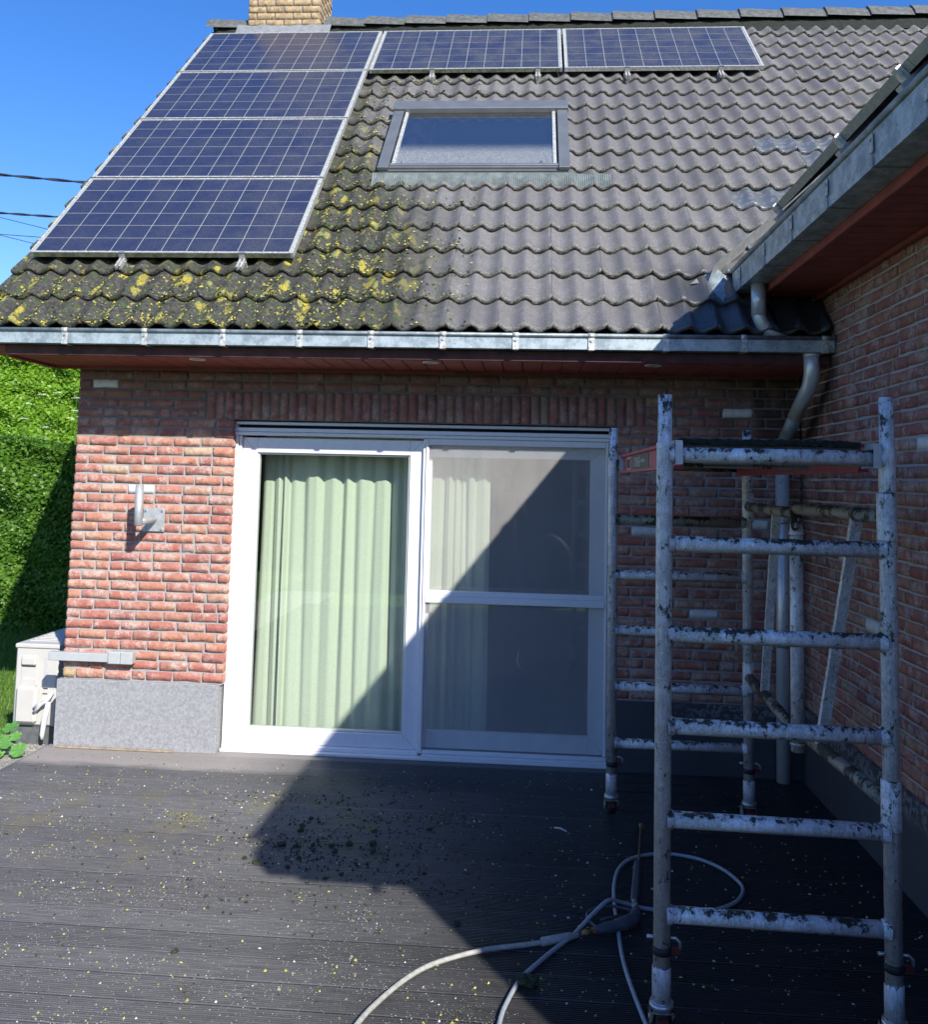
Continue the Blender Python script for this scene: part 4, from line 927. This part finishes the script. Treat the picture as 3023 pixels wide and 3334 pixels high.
hedge('hedge', 'clipped dark green hedge across the lawn behind the left house corner', -8.2, -2.6, 4.35, 5.2, -.16, 1.93, 95000, .026)
hedge('hedge', 'taller bright green hedge behind the clipped one at the left edge', -14.5, -5.0, 12.0, 13.2, .4, 3.95, 95000, .045, 'leaf_far')
# umbellifer flowers between the hedges
for i, (x, z) in enumerate([(-6.35, 2.62), (-6.2, 2.66), (-6.0, 2.6), (-6.55, 2.5), (-5.95, 2.42), (-6.05, 2.33), (-6.6, 2.3), (-6.35, 2.2)]):
    o = empty('cow_parsley', 'white flowering cow parsley rising over the clipped hedge', 'wild flower', group='cow parsley behind the clipped hedge')
    m = MB(); y = 5.9 + .1 * (i % 3); m.cr = .3; m.tube([(x + .05, y, .9), (x, y, z)], .004, 5); m.build('stem', 'grass_blade', o)
    m = MB()
    for k in range(26):
        a, r = R.uniform(0, 6.28), R.uniform(0, .07); c = Vector((x + r * math.cos(a), y + r * math.sin(a), z + .03 - r * .2)); m.add([c + Vector(q) * .008 for q in ((-1, 0, 0), (0, -1, .3), (1, 0, 0), (0, 1, .3), (0, 0, .8))], [(0, 1, 4), (1, 2, 4), (2, 3, 4), (3, 0, 4)])
    m.build('umbel', 'petal_white', o)
# grass left of the house
n = 42000; x = rs.uniform(-8.5, -3.3, n); y = rs.uniform(.1, 4.6, n); keep = ~((x > -3.75) & (y < .45)); x, y = x[keep], y[keep]; n = len(x)
h = rs.uniform(.03, .085, n); a = rs.rand(n) * 6.28; wd = .0035; ln = rs.normal(size=(n, 2)) * .02
B = np.stack([x, y, np.full(n, -.16)], 1); d = np.stack([np.cos(a), np.sin(a), np.zeros(n)], 1) * wd; T = B + np.stack([ln[:, 0], ln[:, 1], h], 1)
joined_tris('grass', 'grass_blade', np.stack([B - d, B + d, T], 1).reshape(-1, 3), np.arange(3 * n).reshape(-1, 3), rnd=np.clip(rs.rand(n), .01, 1), kind='stuff', label='sunlit lawn grass beside the outdoor unit')
# behind the camera (seen in the glass)
hedge('hedge', 'garden hedge across the lawn behind the camera, seen only as a reflection', -9, 9, -15.6, -14.8, -.16, 2.6, 16000, .09, 'leaf_far')

# things behind the camera that show in the door glass
SHL = empty('garden_shelter', 'dark open garden shelter behind the camera, seen only as a reflection in the door glass', 'shelter')
m = MB(); m.box((-1.6, -12.2, 1.68), (4.2, -12.05, 2.45)); m.build('beam', 'soot_dark', SHL)
for a, b in ((-1.6, .37), (.90, 1.07), (1.9, 2.1)): m = MB(); m.box((a, -12.15, -.16), (b, -12.05, 1.679)); m.build('post', 'soot_dark', SHL)
m = MB(); m.box((.371, -12.14, -.16), (1.9, -12.06, .35)); m.build('low_wall', 'soot_dark', SHL)
m = MB(); m.box((-1.8, -14.5, 2.451), (4.4, -11.9, 2.52)); m.build('roof_sheet', 'soot_dark', SHL)
BQ = empty('covered_barbecue', 'barbecue under a black cover on the lawn behind the camera, seen only as a reflection', 'barbecue')
m = MB(); P = []
for r_0, z_ in ((.42, -.15), (.41, .15), (.37, .45), (.30, .66), (.18, .80), (.07, .87), (.001, .885)): P.append([(.36 + r_0 * math.cos(k * math.pi / 12) * (1 + .03 * math.sin(k * 3)), -8 + r_0 * .8 * math.sin(k * math.pi / 12), z_) for k in range(25)])
m.grid(P, True); m.build('cover', 'black_rubber', BQ)

# overhead cables
for A_, B_, r, lab in [((-6.45, 2.2, 4.526), (-3.01, 2.2, 4.152), .013, 'upper thick twisted overhead cable meeting the left roof edge'), ((-5.844, 2.2, 4.09), (-3.2, 2.2, 3.86), .011, 'lower twisted overhead cable meeting the left roof edge'),
                       ((-5.7, 2.2, 4.17), (-3.2, 2.2, 3.548), .0032, 'thin overhead wire just below the lower twisted cable'), ((-5.524, 2.2, 3.847), (-3.2, 2.2, 3.665), .0032, 'nearly level thin overhead wire, lowest but one'), ((-5.479, 2.2, 3.957), (-3.2, 2.2, 3.39), .0032, 'lowest thin overhead wire sloping steeply to the roof')]:
    A_, B_ = Vector(A_), Vector(B_); A_ = A_ + (A_ - B_) * 1.2; m = MB()
    if r > .008:
        for ph in (0, math.pi): 
            pts = []
            for i in range(220):
                t = i / 219; p = A_.lerp(B_, t); p.z -= .05 * math.sin(math.pi * t); an = t * 85 + ph; pts.append(p + Vector((0, math.cos(an), math.sin(an))) * r * .5)
            m.tube(pts, r * .62, 6)
    else: m.tube([A_.lerp(B_, i / 12) - Vector((0, 0, .03 * math.sin(math.pi * i / 12))) for i in range(13)], r, 6)
    m.build('overhead_cable', 'cable_black', label=lab, cat='cable')

# ------------------------------------------------------------------ scaffold tower
TWR = empty('scaffold_tower', 'narrow aluminium folding scaffold tower splashed with black dirt, on castors', 'scaffold', loc=(0, 0, 0))
RZ = [.354 + .28 * i for i in range(6)]; r1 = .0254
def frame(x, y, ph, lean, lab, dirty):
    o = ob('end_frame', None, TWR, label=lab); dx, dy = math.cos(ph), math.sin(ph); w = .6776
    L = lambda z: Vector((x + lean * z, y, z)); Q = lambda z: Vector((x + w * dx + lean * z, y + w * dy, z))
    for F_ in (L, Q):
        zt = 1.945; m = MB(); m.tube([F_(.20), F_(zt - .165), F_(zt - .16), F_(zt - .155), F_(zt - .15), F_(zt)], [r1, r1, r1 + .001, r1 + .0005, .0222, .0222], 18); m.build('upright', 'aluminium_tube', o)
        m = MB(); m.tube([F_(.10), F_(.185), F_(.20), F_(.205)], [.0285, .0285, .028, .0255], 18); m.build('leg_sleeve', 'aluminium_tube', o)
        m = MB(); m.tube([F_(.238), F_(.262)], .0272, 18); m.build('locking_collar', 'black_rubber', o)
        b = F_(.285) ; rr = Vector((dx, dy, 0)); m = MB(); m.tube([b - rr * .045, b - rr * .02], .006, 8); m.tube([b + rr * .02, b + rr * .042 + Vector((0, 0, .0)), b + rr * .055 - Vector((0, 0, .012)), b + rr * .055 - Vector((0, 0, .03))], .005, 8); m.build('locking_pin', 'steel', o)
        m = MB(); m.box(b + rr * .03 + Vector((-.002, -.007, -.046)), b + rr * .054 + Vector((.002, .007, -.028))); m.build('pin_catch', 'red_plastic', o)
    for i, z in enumerate(RZ):
        m = MB(); a, b = L(z), Q(z); d = (b - a).normalized(); m.tube([a + d * .015, b - d * .015], .0250, 16)
        for e, s in ((a, 1), (b, -1)): m.tube([e + d * s * .012, e + d * s * .024, e + d * s * .034], [.0325, .0315, .0252], 16, caps=False)
        m.build('rung', 'aluminium_dirty' if dirty and i in (4, 5) else 'aluminium_tube', o)
    return L, Q
LF, QF = frame(.432, -2.523, -.0345, .002, 'near end frame with six rungs', False)
LB, QB = frame(.449, -.709, -.0184, -.003, 'far end frame by the house wall', True)
def castor(P):
    o = ob('castor', None, TWR, loc=(P.x, P.y, 0))
    m = MB(); m.tube([(0, 0, .083), (0, 0, .100)], .036, 20); m.tube([(0, 0, .100), (0, 0, .104)], .031, 20); m.build('bearing_ring', 'steel', o)
    m = MB()
    for sx in (-1, 1): m.prism([(-.03, .084), (.03, .084), (.052, .05), (.045, .022), (.02, .018), (-.012, .045)], 0, sx * .030 - .003, sx * .030 + .003)
    m.box((-.033, -.03, .076), (.033, .03, .084)); m.build('fork', 'aluminium_dirty', o)
    m = MB(); m.tube([(-.02, .02, .045), (-.016, .02, .045), (.016, .02, .045), (.02, .02, .045)], [.038, .045, .045, .038], 24); m.build('wheel', 'black_rubber', o)
    m = MB(); m.box((-.016, -.062, .055), (.016, -.028, .066)); m.build('brake_pedal', 'red_plastic', o)
    m = MB(); m.tube([(-.036, .02, .045), (.042, .02, .045)], .007, 8); m.build('axle', 'steel', o)
for F_ in (LF, QF, LB, QB): castor(F_(.1))
# folding side frame on the right
A0, B0 = QB(0), QF(0); MD = Vector((1.075, -1.72, 0))
m = MB(); m.tube([MD + Vector((0, 0, .63)), MD + Vector((0, 0, 1.60))], r1, 18); m.build('hinge_post', 'aluminium_tube', TWR)
m = MB()
for z in (.655, .69, 1.44, 1.47): m.tube([MD + Vector((0, 0, z)), MD + Vector((0, 0, z + .014))], .0285, 18)
m.build('hinge_collar', 'aluminium_tube', TWR)
for P_, (zt, zb) in ((A0, (1.555, .705)), (B0, (1.575, .715))):
    o = ob('folding_gate', None, TWR); Q_ = P_ + Vector((0, 0, 0))
    for z in (zt, zb):
        m = MB(); a = Vector((Q_.x, Q_.y, z)); b = Vector((MD.x, MD.y, z - (.0 if z > 1 else .0))); m.tube([a, b], .0235, 16); m.build('gate_rail', 'aluminium_dirty', o)
    for z in (zt, zb): m = MB(); m.tube([(Q_.x, Q_.y, z - .075), (Q_.x, Q_.y, z - .070), (Q_.x, Q_.y, z + .07), (Q_.x, Q_.y, z + .075)], [.027, .0295, .0295, .027], 18); m.build('gate_sleeve', 'aluminium_tube', o)
    a = Vector((MD.x, MD.y, 0)).lerp(Vector((Q_.x, Q_.y, 0)), .72 if P_ is B0 else .35); b = Vector((MD.x, MD.y, 0)).lerp(Vector((Q_.x, Q_.y, 0)), .30 if P_ is B0 else .62)
    d = (a - b); Lx = math.hypot(d.length, zt - zb - .03); ang = math.atan2(zt - zb - .03, d.length); X = Matrix.Translation(Vector((b.x, b.y, zb + .015))) @ Matrix.Rotation(math.atan2(d.y, d.x), 4, 'Z') @ Matrix.Rotation(-ang, 4, 'Y')
    m = MB(); m.box((0, -.018, -.010), (Lx, .018, .010), X); m.build('flat_brace', 'aluminium_tube', o)
# platform
PF = empty('scaffold_platform', 'dirty platform with magenta side boards hooked on the top rungs of the scaffold', 'platform')
zt = 1.845; zr = RZ[5]
a0, b0, a1, b1 = LF(zr), QF(zr), LB(zr), QB(zr)
xl0, xr0, xl1, xr1 = a0.x + .062, b0.x - .062, a1.x + .055, b1.x - .055; yf, yb = a0.y + .035, a1.y - .035
def side(xa, xb, nm):
    m = MB()
    for (z0, z1, t) in ((1.712, 1.722, .028), (1.792, 1.803, .024), (1.722, 1.792, .005)):
        V = [(xa - t, yf, z0), (xa + t * .2, yf, z0), (xb + t * .2, yb, z0), (xb - t, yb, z0)]; V += [(p[0], p[1], z1) for p in V]; m.add(V, [(3, 2, 1, 0), (4, 5, 6, 7), (0, 1, 5, 4), (1, 2, 6, 5), (2, 3, 7, 6), (3, 0, 4, 7)])
    m.build('side_board', 'magenta_paint', PF)
side(xl0, xl1, 0)
m = MB()
for (z0, z1, t) in ((1.712, 1.722, .028), (1.792, 1.803, .024), (1.722, 1.792, .005)):
    V = [(xr0 - t * .2, yf, z0), (xr0 + t, yf, z0), (xr1 + t, yb, z0), (xr1 - t * .2, yb, z0)]; V += [(p[0], p[1], z1) for p in V]; m.add(V, [(3, 2, 1, 0), (4, 5, 6, 7), (0, 1, 5, 4), (1, 2, 6, 5), (2, 3, 7, 6), (3, 0, 4, 7)])
m.build('side_board', 'magenta_paint', PF)
m = MB(); V = [(xl0, yf, 1.776), (xr0, yf, 1.776), (xr1, yb, 1.776), (xl1, yb, 1.776)]; m.add(V + [(p[0], p[1], 1.790) for p in V], [(3, 2, 1, 0), (4, 5, 6, 7), (0, 1, 5, 4), (1, 2, 6, 5), (2, 3, 7, 6), (3, 0, 4, 7)]); m.build('deck_panel', 'plywood', PF)
m = MB(); P = []
for i in range(60):
    t = i / 59; x = xl0 + (xr0 - xl0) * t; P.append([(x, yf - .012, 1.790 + R.uniform(-.004, .004)), (x, yf - .014, 1.803 + R.uniform(0, .009)), (x, yf + .02, 1.806 + R.uniform(0, .008)), (x, yb, 1.797 + R.uniform(0, .006))])
m.grid(P[::-1], False); m.build('grit_coating', 'grit_black', PF)
m = MB()
for zz in (1.716, 1.726, 1.738, 1.748, 1.760): m.bbox((xl0 + .006, yf + .05, zz), (xl0 + .42, yf + .085, zz + .008), .001)
m.build('end_beam', 'aluminium_dirty', PF)
for fx, yy, sgn in ((xl0 - .022, a0.y, -1), (xr0 + .022, b0.y, -1), (xl1 - .016, a1.y, 1), (xr1 + .016, b1.y, 1)):
    m = MB(); X = Matrix.Translation((fx, yy, zr))
    m.box((-.011, -.034, -.03), (.011, -.027, .040), X); m.box((-.011, -.027, .028), (.011, .045, .046), X); m.box((-.011, .027, -.01), (.011, .034, .028), X); m.build('rung_hook', 'galva_matt', PF)
# printed labels on the left side board (flat print)
xl = lambda y: xl0 + (xl1 - xl0) * (y - yf) / (yb - yf) - .0055
def decal(name, ya, yb_, za, zb_, mat, e=.0):
    m = MB(); m.box((xl(ya) - .001 - e, ya, za), (xl(ya) - e, yb_, zb_)); return m.build(name, mat, PF)
decal('sticker', -1.045, -.92, 1.727, 1.786, 'label_pale')
for k in range(5): decal('sticker_line', -1.035 + .022 * k, -1.025 + .022 * k, 1.733, 1.778, 'label_dark', .0014)
decal('brand_label', -1.72, -1.15, 1.724, 1.790, 'label_dark')
def text(s, size, y, z, mat, name):
    c = bpy.data.curves.new(name, 'FONT'); c.body = s; c.size = size; c.extrude = .0004; t = bpy.data.objects.new('tmp', c); C.objects.link(t)
    dg = bpy.context.evaluated_depsgraph_get(); me = bpy.data.meshes.new_from_object(t.evaluated_get(dg)); bpy.data.objects.remove(t); me.materials.clear(); me.materials.append(MT[mat])
    o = ob(name, me, PF, loc=(xl(y) - .0022, y, z)); o.rotation_euler = (math.pi / 2, 0, -math.pi / 2); return o
text('TOWER', .062, -1.22, 1.736, 'label_pale', 'lettering'); text('altrex.com', .03, -1.47, 1.752, 'label_pale', 'lettering')

# ------------------------------------------------------------------ pressure washer hose and gun
def smooth_path(pts, n=5):
    out = []; pts = [Vector(p) for p in pts]
    for i in range(len(pts) - 1):
        p0, p1, p2, p3 = pts[max(i - 1, 0)], pts[i], pts[i + 1], pts[min(i + 2, len(pts) - 1)]
        for k in range(n):
            t = k / n; out.append(.5 * ((2 * p1) + (p2 - p0) * t + (2 * p0 - 5 * p1 + 4 * p2 - p3) * t * t + (3 * p1 - p0 - 3 * p2 + p3) * t ** 3))
    return out + [pts[-1]]
loop = [(.44, -2.95), (.42, -2.7), (.392, -2.487), (.376, -2.347), (.363, -2.188), (.36, -2.047), (.365, -1.901), (.37, -1.72), (.384, -1.541), (.416, -1.383), (.467, -1.28), (.533, -1.222), (.627, -1.185), (.714, -1.194), (.796, -1.231), (.866, -1.313), (.906, -1.413), (.914, -1.501), (.874, -1.601),
        (.813, -1.666), (.73, -1.715), (.624, -1.733), (.516, -1.733), (.454, -1.734), (.394, -1.755), (.338, -1.811), (.272, -1.876), (.198, -1.965), (.130, -2.065), (.072, -2.16), (.007, -2.278), (-.036, -2.416), (-.057, -2.532), (-.07, -2.75), (-.06, -3.1)]
HZ = lambda i, n: .009
pts = [(x, y, .010 + (.062 * math.exp(-((x - .33) ** 2 + (y + 1.82) ** 2) / .012) if i > 20 else (.0))) for i, (x, y) in enumerate(loop)]
m = MB(); m.tube(smooth_path(pts), .0075, 12); m.build('hose', 'hose_grey', label='grey high pressure hose looping round under the scaffold', cat='hose')
hb = [(.078, -2.035), (.009, -2.062), (-.099, -2.1), (-.192, -2.148), (-.298, -2.226), (-.372, -2.321), (-.436, -2.447), (-.485, -2.579), (-.53, -2.8), (-.6, -3.2)]
m = MB(); m.tube(smooth_path([(x, y, .011) for x, y in hb]), .0085, 12); m.build('hose', 'sleeve_grey', label='pale hose end curving out of the gun into the sunlight', cat='hose')
GN = empty('pressure_washer_gun', 'black pressure washer gun with long lance lying on the wet deck', 'spray gun')
m = MB(); m.tube([(.573, -.905, .020), (.513, -1.31, .024), (.505, -1.335, .024)], .0055, 10); m.build('lance', 'brass', GN)
m = MB(); m.tube([(.576, -.880, .020), (.576, -.888, .020), (.573, -.915, .020)], [.009, .013, .012], 12); m.build('nozzle', 'brass', GN)
m = MB(); m.tube([(.506, -1.33, .024), (.505, -1.335, .024), (.449, -1.70, .027), (.448, -1.71, .027)], [.010, .0165, .0165, .010], 6, smooth=False); m.build('insulated_grip', 'gun_grey', GN)
m = MB(); m.tube([(.448, -1.705, .027), (.441, -1.79, .028)], .011, 10); m.tube([(.446, -1.745, .0275), (.4445, -1.757, .0275)], .015, 6, smooth=False); m.build('coupling', 'steel', GN)
m = MB(); m.tube(smooth_path([(.443, -1.785, .028), (.438, -1.825, .029), (.415, -1.875, .029), (.36, -1.915, .028), (.30, -1.945, .027), (.275, -1.955, .026)], 4), [.018] * 4 + [.024] * 4 + [.026] * 4 + [.020] * 4 + [.0165] * 4 + [.0165], 12); m.build('handle', 'gun_grey', GN)
m = MB(); m.tube(smooth_path([(.425, -1.80, .034), (.36, -1.775, .034), (.29, -1.80, .034), (.255, -1.845, .034), (.258, -1.90, .033), (.285, -1.945, .03)], 5), .006, 8); m.build('trigger_guard', 'gun_grey', GN)
m = MB(); m.tube([(.385, -1.84, .03), (.33, -1.862, .03), (.30, -1.885, .03)], [.007, .006, .004], 8); m.build('trigger', 'gun_grey', GN)
m = MB(); m.tube([(.277, -1.955, .026), (.262, -1.963, .025)], .013, 6, smooth=False); m.tube([(.262, -1.963, .025), (.225, -1.975, .022)], .009, 8); m.tube([(.245, -1.969, .024), (.235, -1.973, .023)], .012, 6, smooth=False); m.build('hose_fitting', 'brass', GN)
m = MB(); m.tube([(.215, -1.978, .018), (.190, -1.985, .015), (.185, -1.986, .015), (.082, -2.034, .013), (.078, -2.036, .013)], [.009, .012, .014, .0155, .013], 12); m.build('hose_sleeve', 'sleeve_grey', GN)

# ------------------------------------------------------------------ debris on the deck
def tones(n, w):
    pal = np.array([[.62, .62, .58], [.42, .42, .08], [.52, .47, .10], [.26, .27, .16], [.035, .04, .02], [.10, .095, .07], [.20, .19, .17]]); return pal[rs.choice(len(pal), n, p=w)] * rs.uniform(.7, 1.2, (n, 1))
def clus(x, y): return .25 + 1.5 * max(0, mnoise.noise(Vector((x * 2.6, y * 5.2, 3)))) ** .8 + .6 * max(0, mnoise.noise(Vector((x * 9, y * 14, 8))))
def deckreg(f):
    def g(n):
        out = []
        while len(out) < n:
            x, y = rs.uniform(-2.85, 1.55), -.08 - 3.4 * rs.rand() ** .8
            if rs.rand() < f(x, y) * clus(x, y): out.append((x, y, .0005))
        return np.array(out)
    return g
lit = lambda x, y: 1.0 if x < -1.17 or (y < -1.62 and x < -.53 + (-(y + 1.62)) * .64) else 0
stones(26000, deckreg(lambda x, y: (.25 + .75 * min(1, max(0, -y - .25) / 1.0)) * (1 if lit(x, y) else (.16 if x < .1 else .05))), lambda n: rs.uniform(.0009, .0024, n) * (1 + .9 * (rs.rand(n) < .06)), lambda n: tones(n, [.46, .055, .025, .12, .06, .12, .16]), 'lichen_flakes', kind='stuff', label='tiny pale and yellow lichen flakes washed onto the deck')
stones(3000, deckreg(lambda x, y: (.3 + .7 * math.exp(-((x + 1.45) ** 2 / .5 + (y + 1.0) ** 2 / .35)))), lambda n: rs.uniform(.003, .0075, n), lambda n: tones(n, [.08, .14, .12, .26, .20, .15, .05]), 'moss_crumbs', flat_=.8, kind='stuff', label='crumbs of moss and lichen scattered over the deck')
stones(1300, deckreg(lambda x, y: math.exp(-((x + .65) ** 2 / .35 + (y + 1.15) ** 2 / .25))), lambda n: rs.uniform(.003, .008, n), lambda n: np.array([.03, .035, .018]) * rs.uniform(.4, 1.6, (n, 1)), 'moss_crumbs', flat_=.9, kind='stuff', label='dark moss crumbs in the shadow in front of the door')
def clump_me(seed, sub=2):
    import bmesh
    bm = bmesh.new(); bmesh.ops.create_icosphere(bm, subdivisions=sub, radius=1); q = Vector((seed * 7.1, 0, 0))
    for v in bm.verts:
        nn = v.co.normalized(); k = 1 + .45 * mnoise.noise(nn * 1.7 + q) + .30 * mnoise.noise(nn * 5 + q); v.co = Vector((nn.x * k, nn.y * k * .85, max(-.2, nn.z * k * .75)))
    me = bpy.data.meshes.new('moss_clump'); bm.to_mesh(me); bm.free(); me.materials.append(MT['moss']); return me
CM = [clump_me(s) for s in range(6)]
cl = [(-1.032, -.745), (-.862, -.822), (-1.022, -.961), (-.972, -1.003), (-1.041, -1.061), (-.761, -.952), (-.69, -1.081), (-1.075, -1.292), (-1.006, -1.292), (-.937, -1.277), (-.778, -1.242), (-.673, -1.228), (-.656, -1.308), (-.964, -1.419), (-.987, -1.513), (-.703, -1.456), (-.662, -1.438),
      (-.824, -1.33), (-.854, -1.272), (-.53, -1.434), (-.407, -1.503), (-.32, -1.679), (-1.133, -1.485), (-1.195, -1.448), (-.749, -1.551), (-.808, -1.602), (-1.63, -1.504), (-1.124, -1.933), (-1.064, -1.842), (-.511, -2.016), (-.235, -1.916), (-1.853, -1.589), (-.709, -1.841), (-1.194, -2.23), (-1.362, -1.676), (-.592, -1.281), (-.437, -1.029), (-1.033, -1.117)]
for i, (x, y) in enumerate(cl):
    s = .0075 + .012 * R.random() ** 1.6; lt = lit(x, y); s *= .75 if lt else 1
    ob('moss_clump', CM[i % 6], loc=(x, y, s * .25), rot=(0, 0, R.uniform(0, 6)), label='small dark clump of moss on the sunlit deck boards' if lt else 'small dark clump of moss in the shadow patch on the deck', cat='moss clump', group='moss clumps on the sunlit deck' if lt else 'moss clumps in the deck shadow').scale = (s, s, s * R.uniform(.8, 1.2))
o = ob('moss_clump', clump_me(9, 3), loc=(.028, -2.303, .012), label='largest green moss clump, lying beside the curving hose', cat='moss clump'); o.scale = (.034, .032, .03)
m = MB(); m.tube([(.157, -.927, .004), (.185, -.938, .007), (.214, -.965, .004)], [.003, .0045, .003], 6); m.build('white_scrap', 'label_pale', label='small white stick-like scrap on the wet deck before the door', cat='scrap')

# ------------------------------------------------------------------ the photographer, reflected in the glass
def skin_body(name, verts, edges, rad, mats, parent, root=0, sub=2):
    me = bpy.data.meshes.new(name); me.from_pydata(verts, edges, []); o = ob(name, me, parent)
    o.modifiers.new('skin', 'SKIN'); sv = me.skin_vertices[0].data
    for i, r in enumerate(rad): sv[i].radius = r if isinstance(r, tuple) else (r, r); sv[i].use_root = (i == root)
    ss_ = o.modifiers.new('sub', 'SUBSURF'); ss_.levels = sub; ss_.render_levels = sub
    dg = bpy.context.evaluated_depsgraph_get(); m2 = bpy.data.meshes.new_from_object(o.evaluated_get(dg)); bpy.data.objects.remove(o)
    m2.name = name; m2.materials.clear()
    for m in mats: m2.materials.append(MT[m])
    m2.polygons.foreach_set('use_smooth', [True] * len(m2.polygons)); return ob(name, m2, parent)
mk('skin', flat, (.45, .26, .19), .5, 0, .06, 20); mk('dark_cloth', flat, (.03, .033, .045), .85, 0, .2, 40, .3); mk('dark_trousers', flat, (.022, .024, .032), .85, 0, .2, 40, .3); mk('hair_brown', flat, (.04, .025, .015), .7, 0, .3, 60, .5)
PX, PY, PZ = -.28, -5.86, -.0
V = [(0, 0, .95), (0, 0, 1.12), (0, -.01, 1.30), (0, -.01, 1.44), (0, 0, 1.52), (0, .02, 1.62), (0, .03, 1.72),
     (-.10, 0, .90), (-.12, .01, .50), (-.13, -.01, .11), (-.135, .07, .045), (-.14, .15, .035),
     (.10, 0, .90), (.12, .01, .50), (.13, -.01, .11), (.135, .07, .045), (.14, .15, .035),
     (-.19, -.01, 1.42), (-.25, .03, 1.16), (-.10, .20, 1.30), (-.06, .235, 1.335),
     (.19, -.01, 1.42), (.27, .03, 1.16), (.24, .20, 1.30), (.23, .235, 1.335)]
E_ = [(0, 1), (1, 2), (2, 3), (3, 4), (4, 5), (5, 6), (0, 7), (7, 8), (8, 9), (9, 10), (10, 11), (0, 12), (12, 13), (13, 14), (14, 15), (15, 16), (3, 17), (17, 18), (18, 19), (19, 20), (3, 21), (21, 22), (22, 23), (23, 24)]
Rd = [(.155, .11), (.14, .10), (.165, .11), (.13, .09), .055, (.078, .095), (.07, .085), .088, .062, .042, .045, .038, .088, .062, .042, .045, .038, .058, .045, .034, .028, .058, .045, .034, .028]
PE = empty('person', 'person in dark clothes standing behind the camera with raised hands, reflected faintly in the glass', 'person', loc=(PX, PY, PZ))
b = skin_body('body', V, E_, Rd, ['dark_cloth', 'dark_trousers', 'skin', 'black_rubber'], PE)
for p in b.data.polygons:
    c = p.center; p.material_index = 2 if (c.z > 1.535 or (c.y > .185 and 1.2 < c.z < 1.45)) else (3 if c.z < .085 else (1 if c.z < .98 else 0))
m = MB(); P = []
for j in range(7):
    t = j / 6 * 1.75; P.append([(.082 * math.sin(t) * math.cos(k * math.pi / 8), .01 + .10 * math.sin(t) * math.sin(k * math.pi / 8) - .015, 1.715 + .10 * math.cos(t)) for k in range(17)])
m.grid(P, True); m.build('hair', 'hair_brown', PE)
m = MB(); m.tube([(0, .118, 1.70), (0, .138, 1.668), (0, .12, 1.66)], [.008, .014, .010], 8)
for sx in (-1, 1): m.tube([(sx * .083, .02, 1.70), (sx * .09, .015, 1.665)], [.012, .010], 8)
m.build('face_detail', 'skin', PE)
for sx, hx in ((-1, -.06), (1, .23)):
    V = [(hx, .235, 1.335), (hx - sx * .005, .27, 1.365)]; E_ = [(0, 1)]; Rd = [(.026, .018), (.036, .016)]
    for k, ln in enumerate((.066, .076, .070, .055)):
        b0 = len(V); ox = (k - 1.5) * .019; V += [(hx + ox, .285, 1.385), (hx + ox * .95 - sx * .012, .30, 1.385 + ln * .5), (hx + ox * .9 - sx * .022, .292, 1.385 + ln * .85)]; E_ += [(1, b0), (b0, b0 + 1), (b0 + 1, b0 + 2)]; Rd += [.010, .009, .0075]
    b0 = len(V); V += [(hx - sx * .035, .262, 1.36), (hx - sx * .055, .272, 1.385), (hx - sx * .062, .28, 1.405)]; E_ += [(0, b0), (b0, b0 + 1), (b0 + 1, b0 + 2)]; Rd += [.013, .011, .009]
    skin_body('hand', V, E_, Rd, ['skin'], PE)
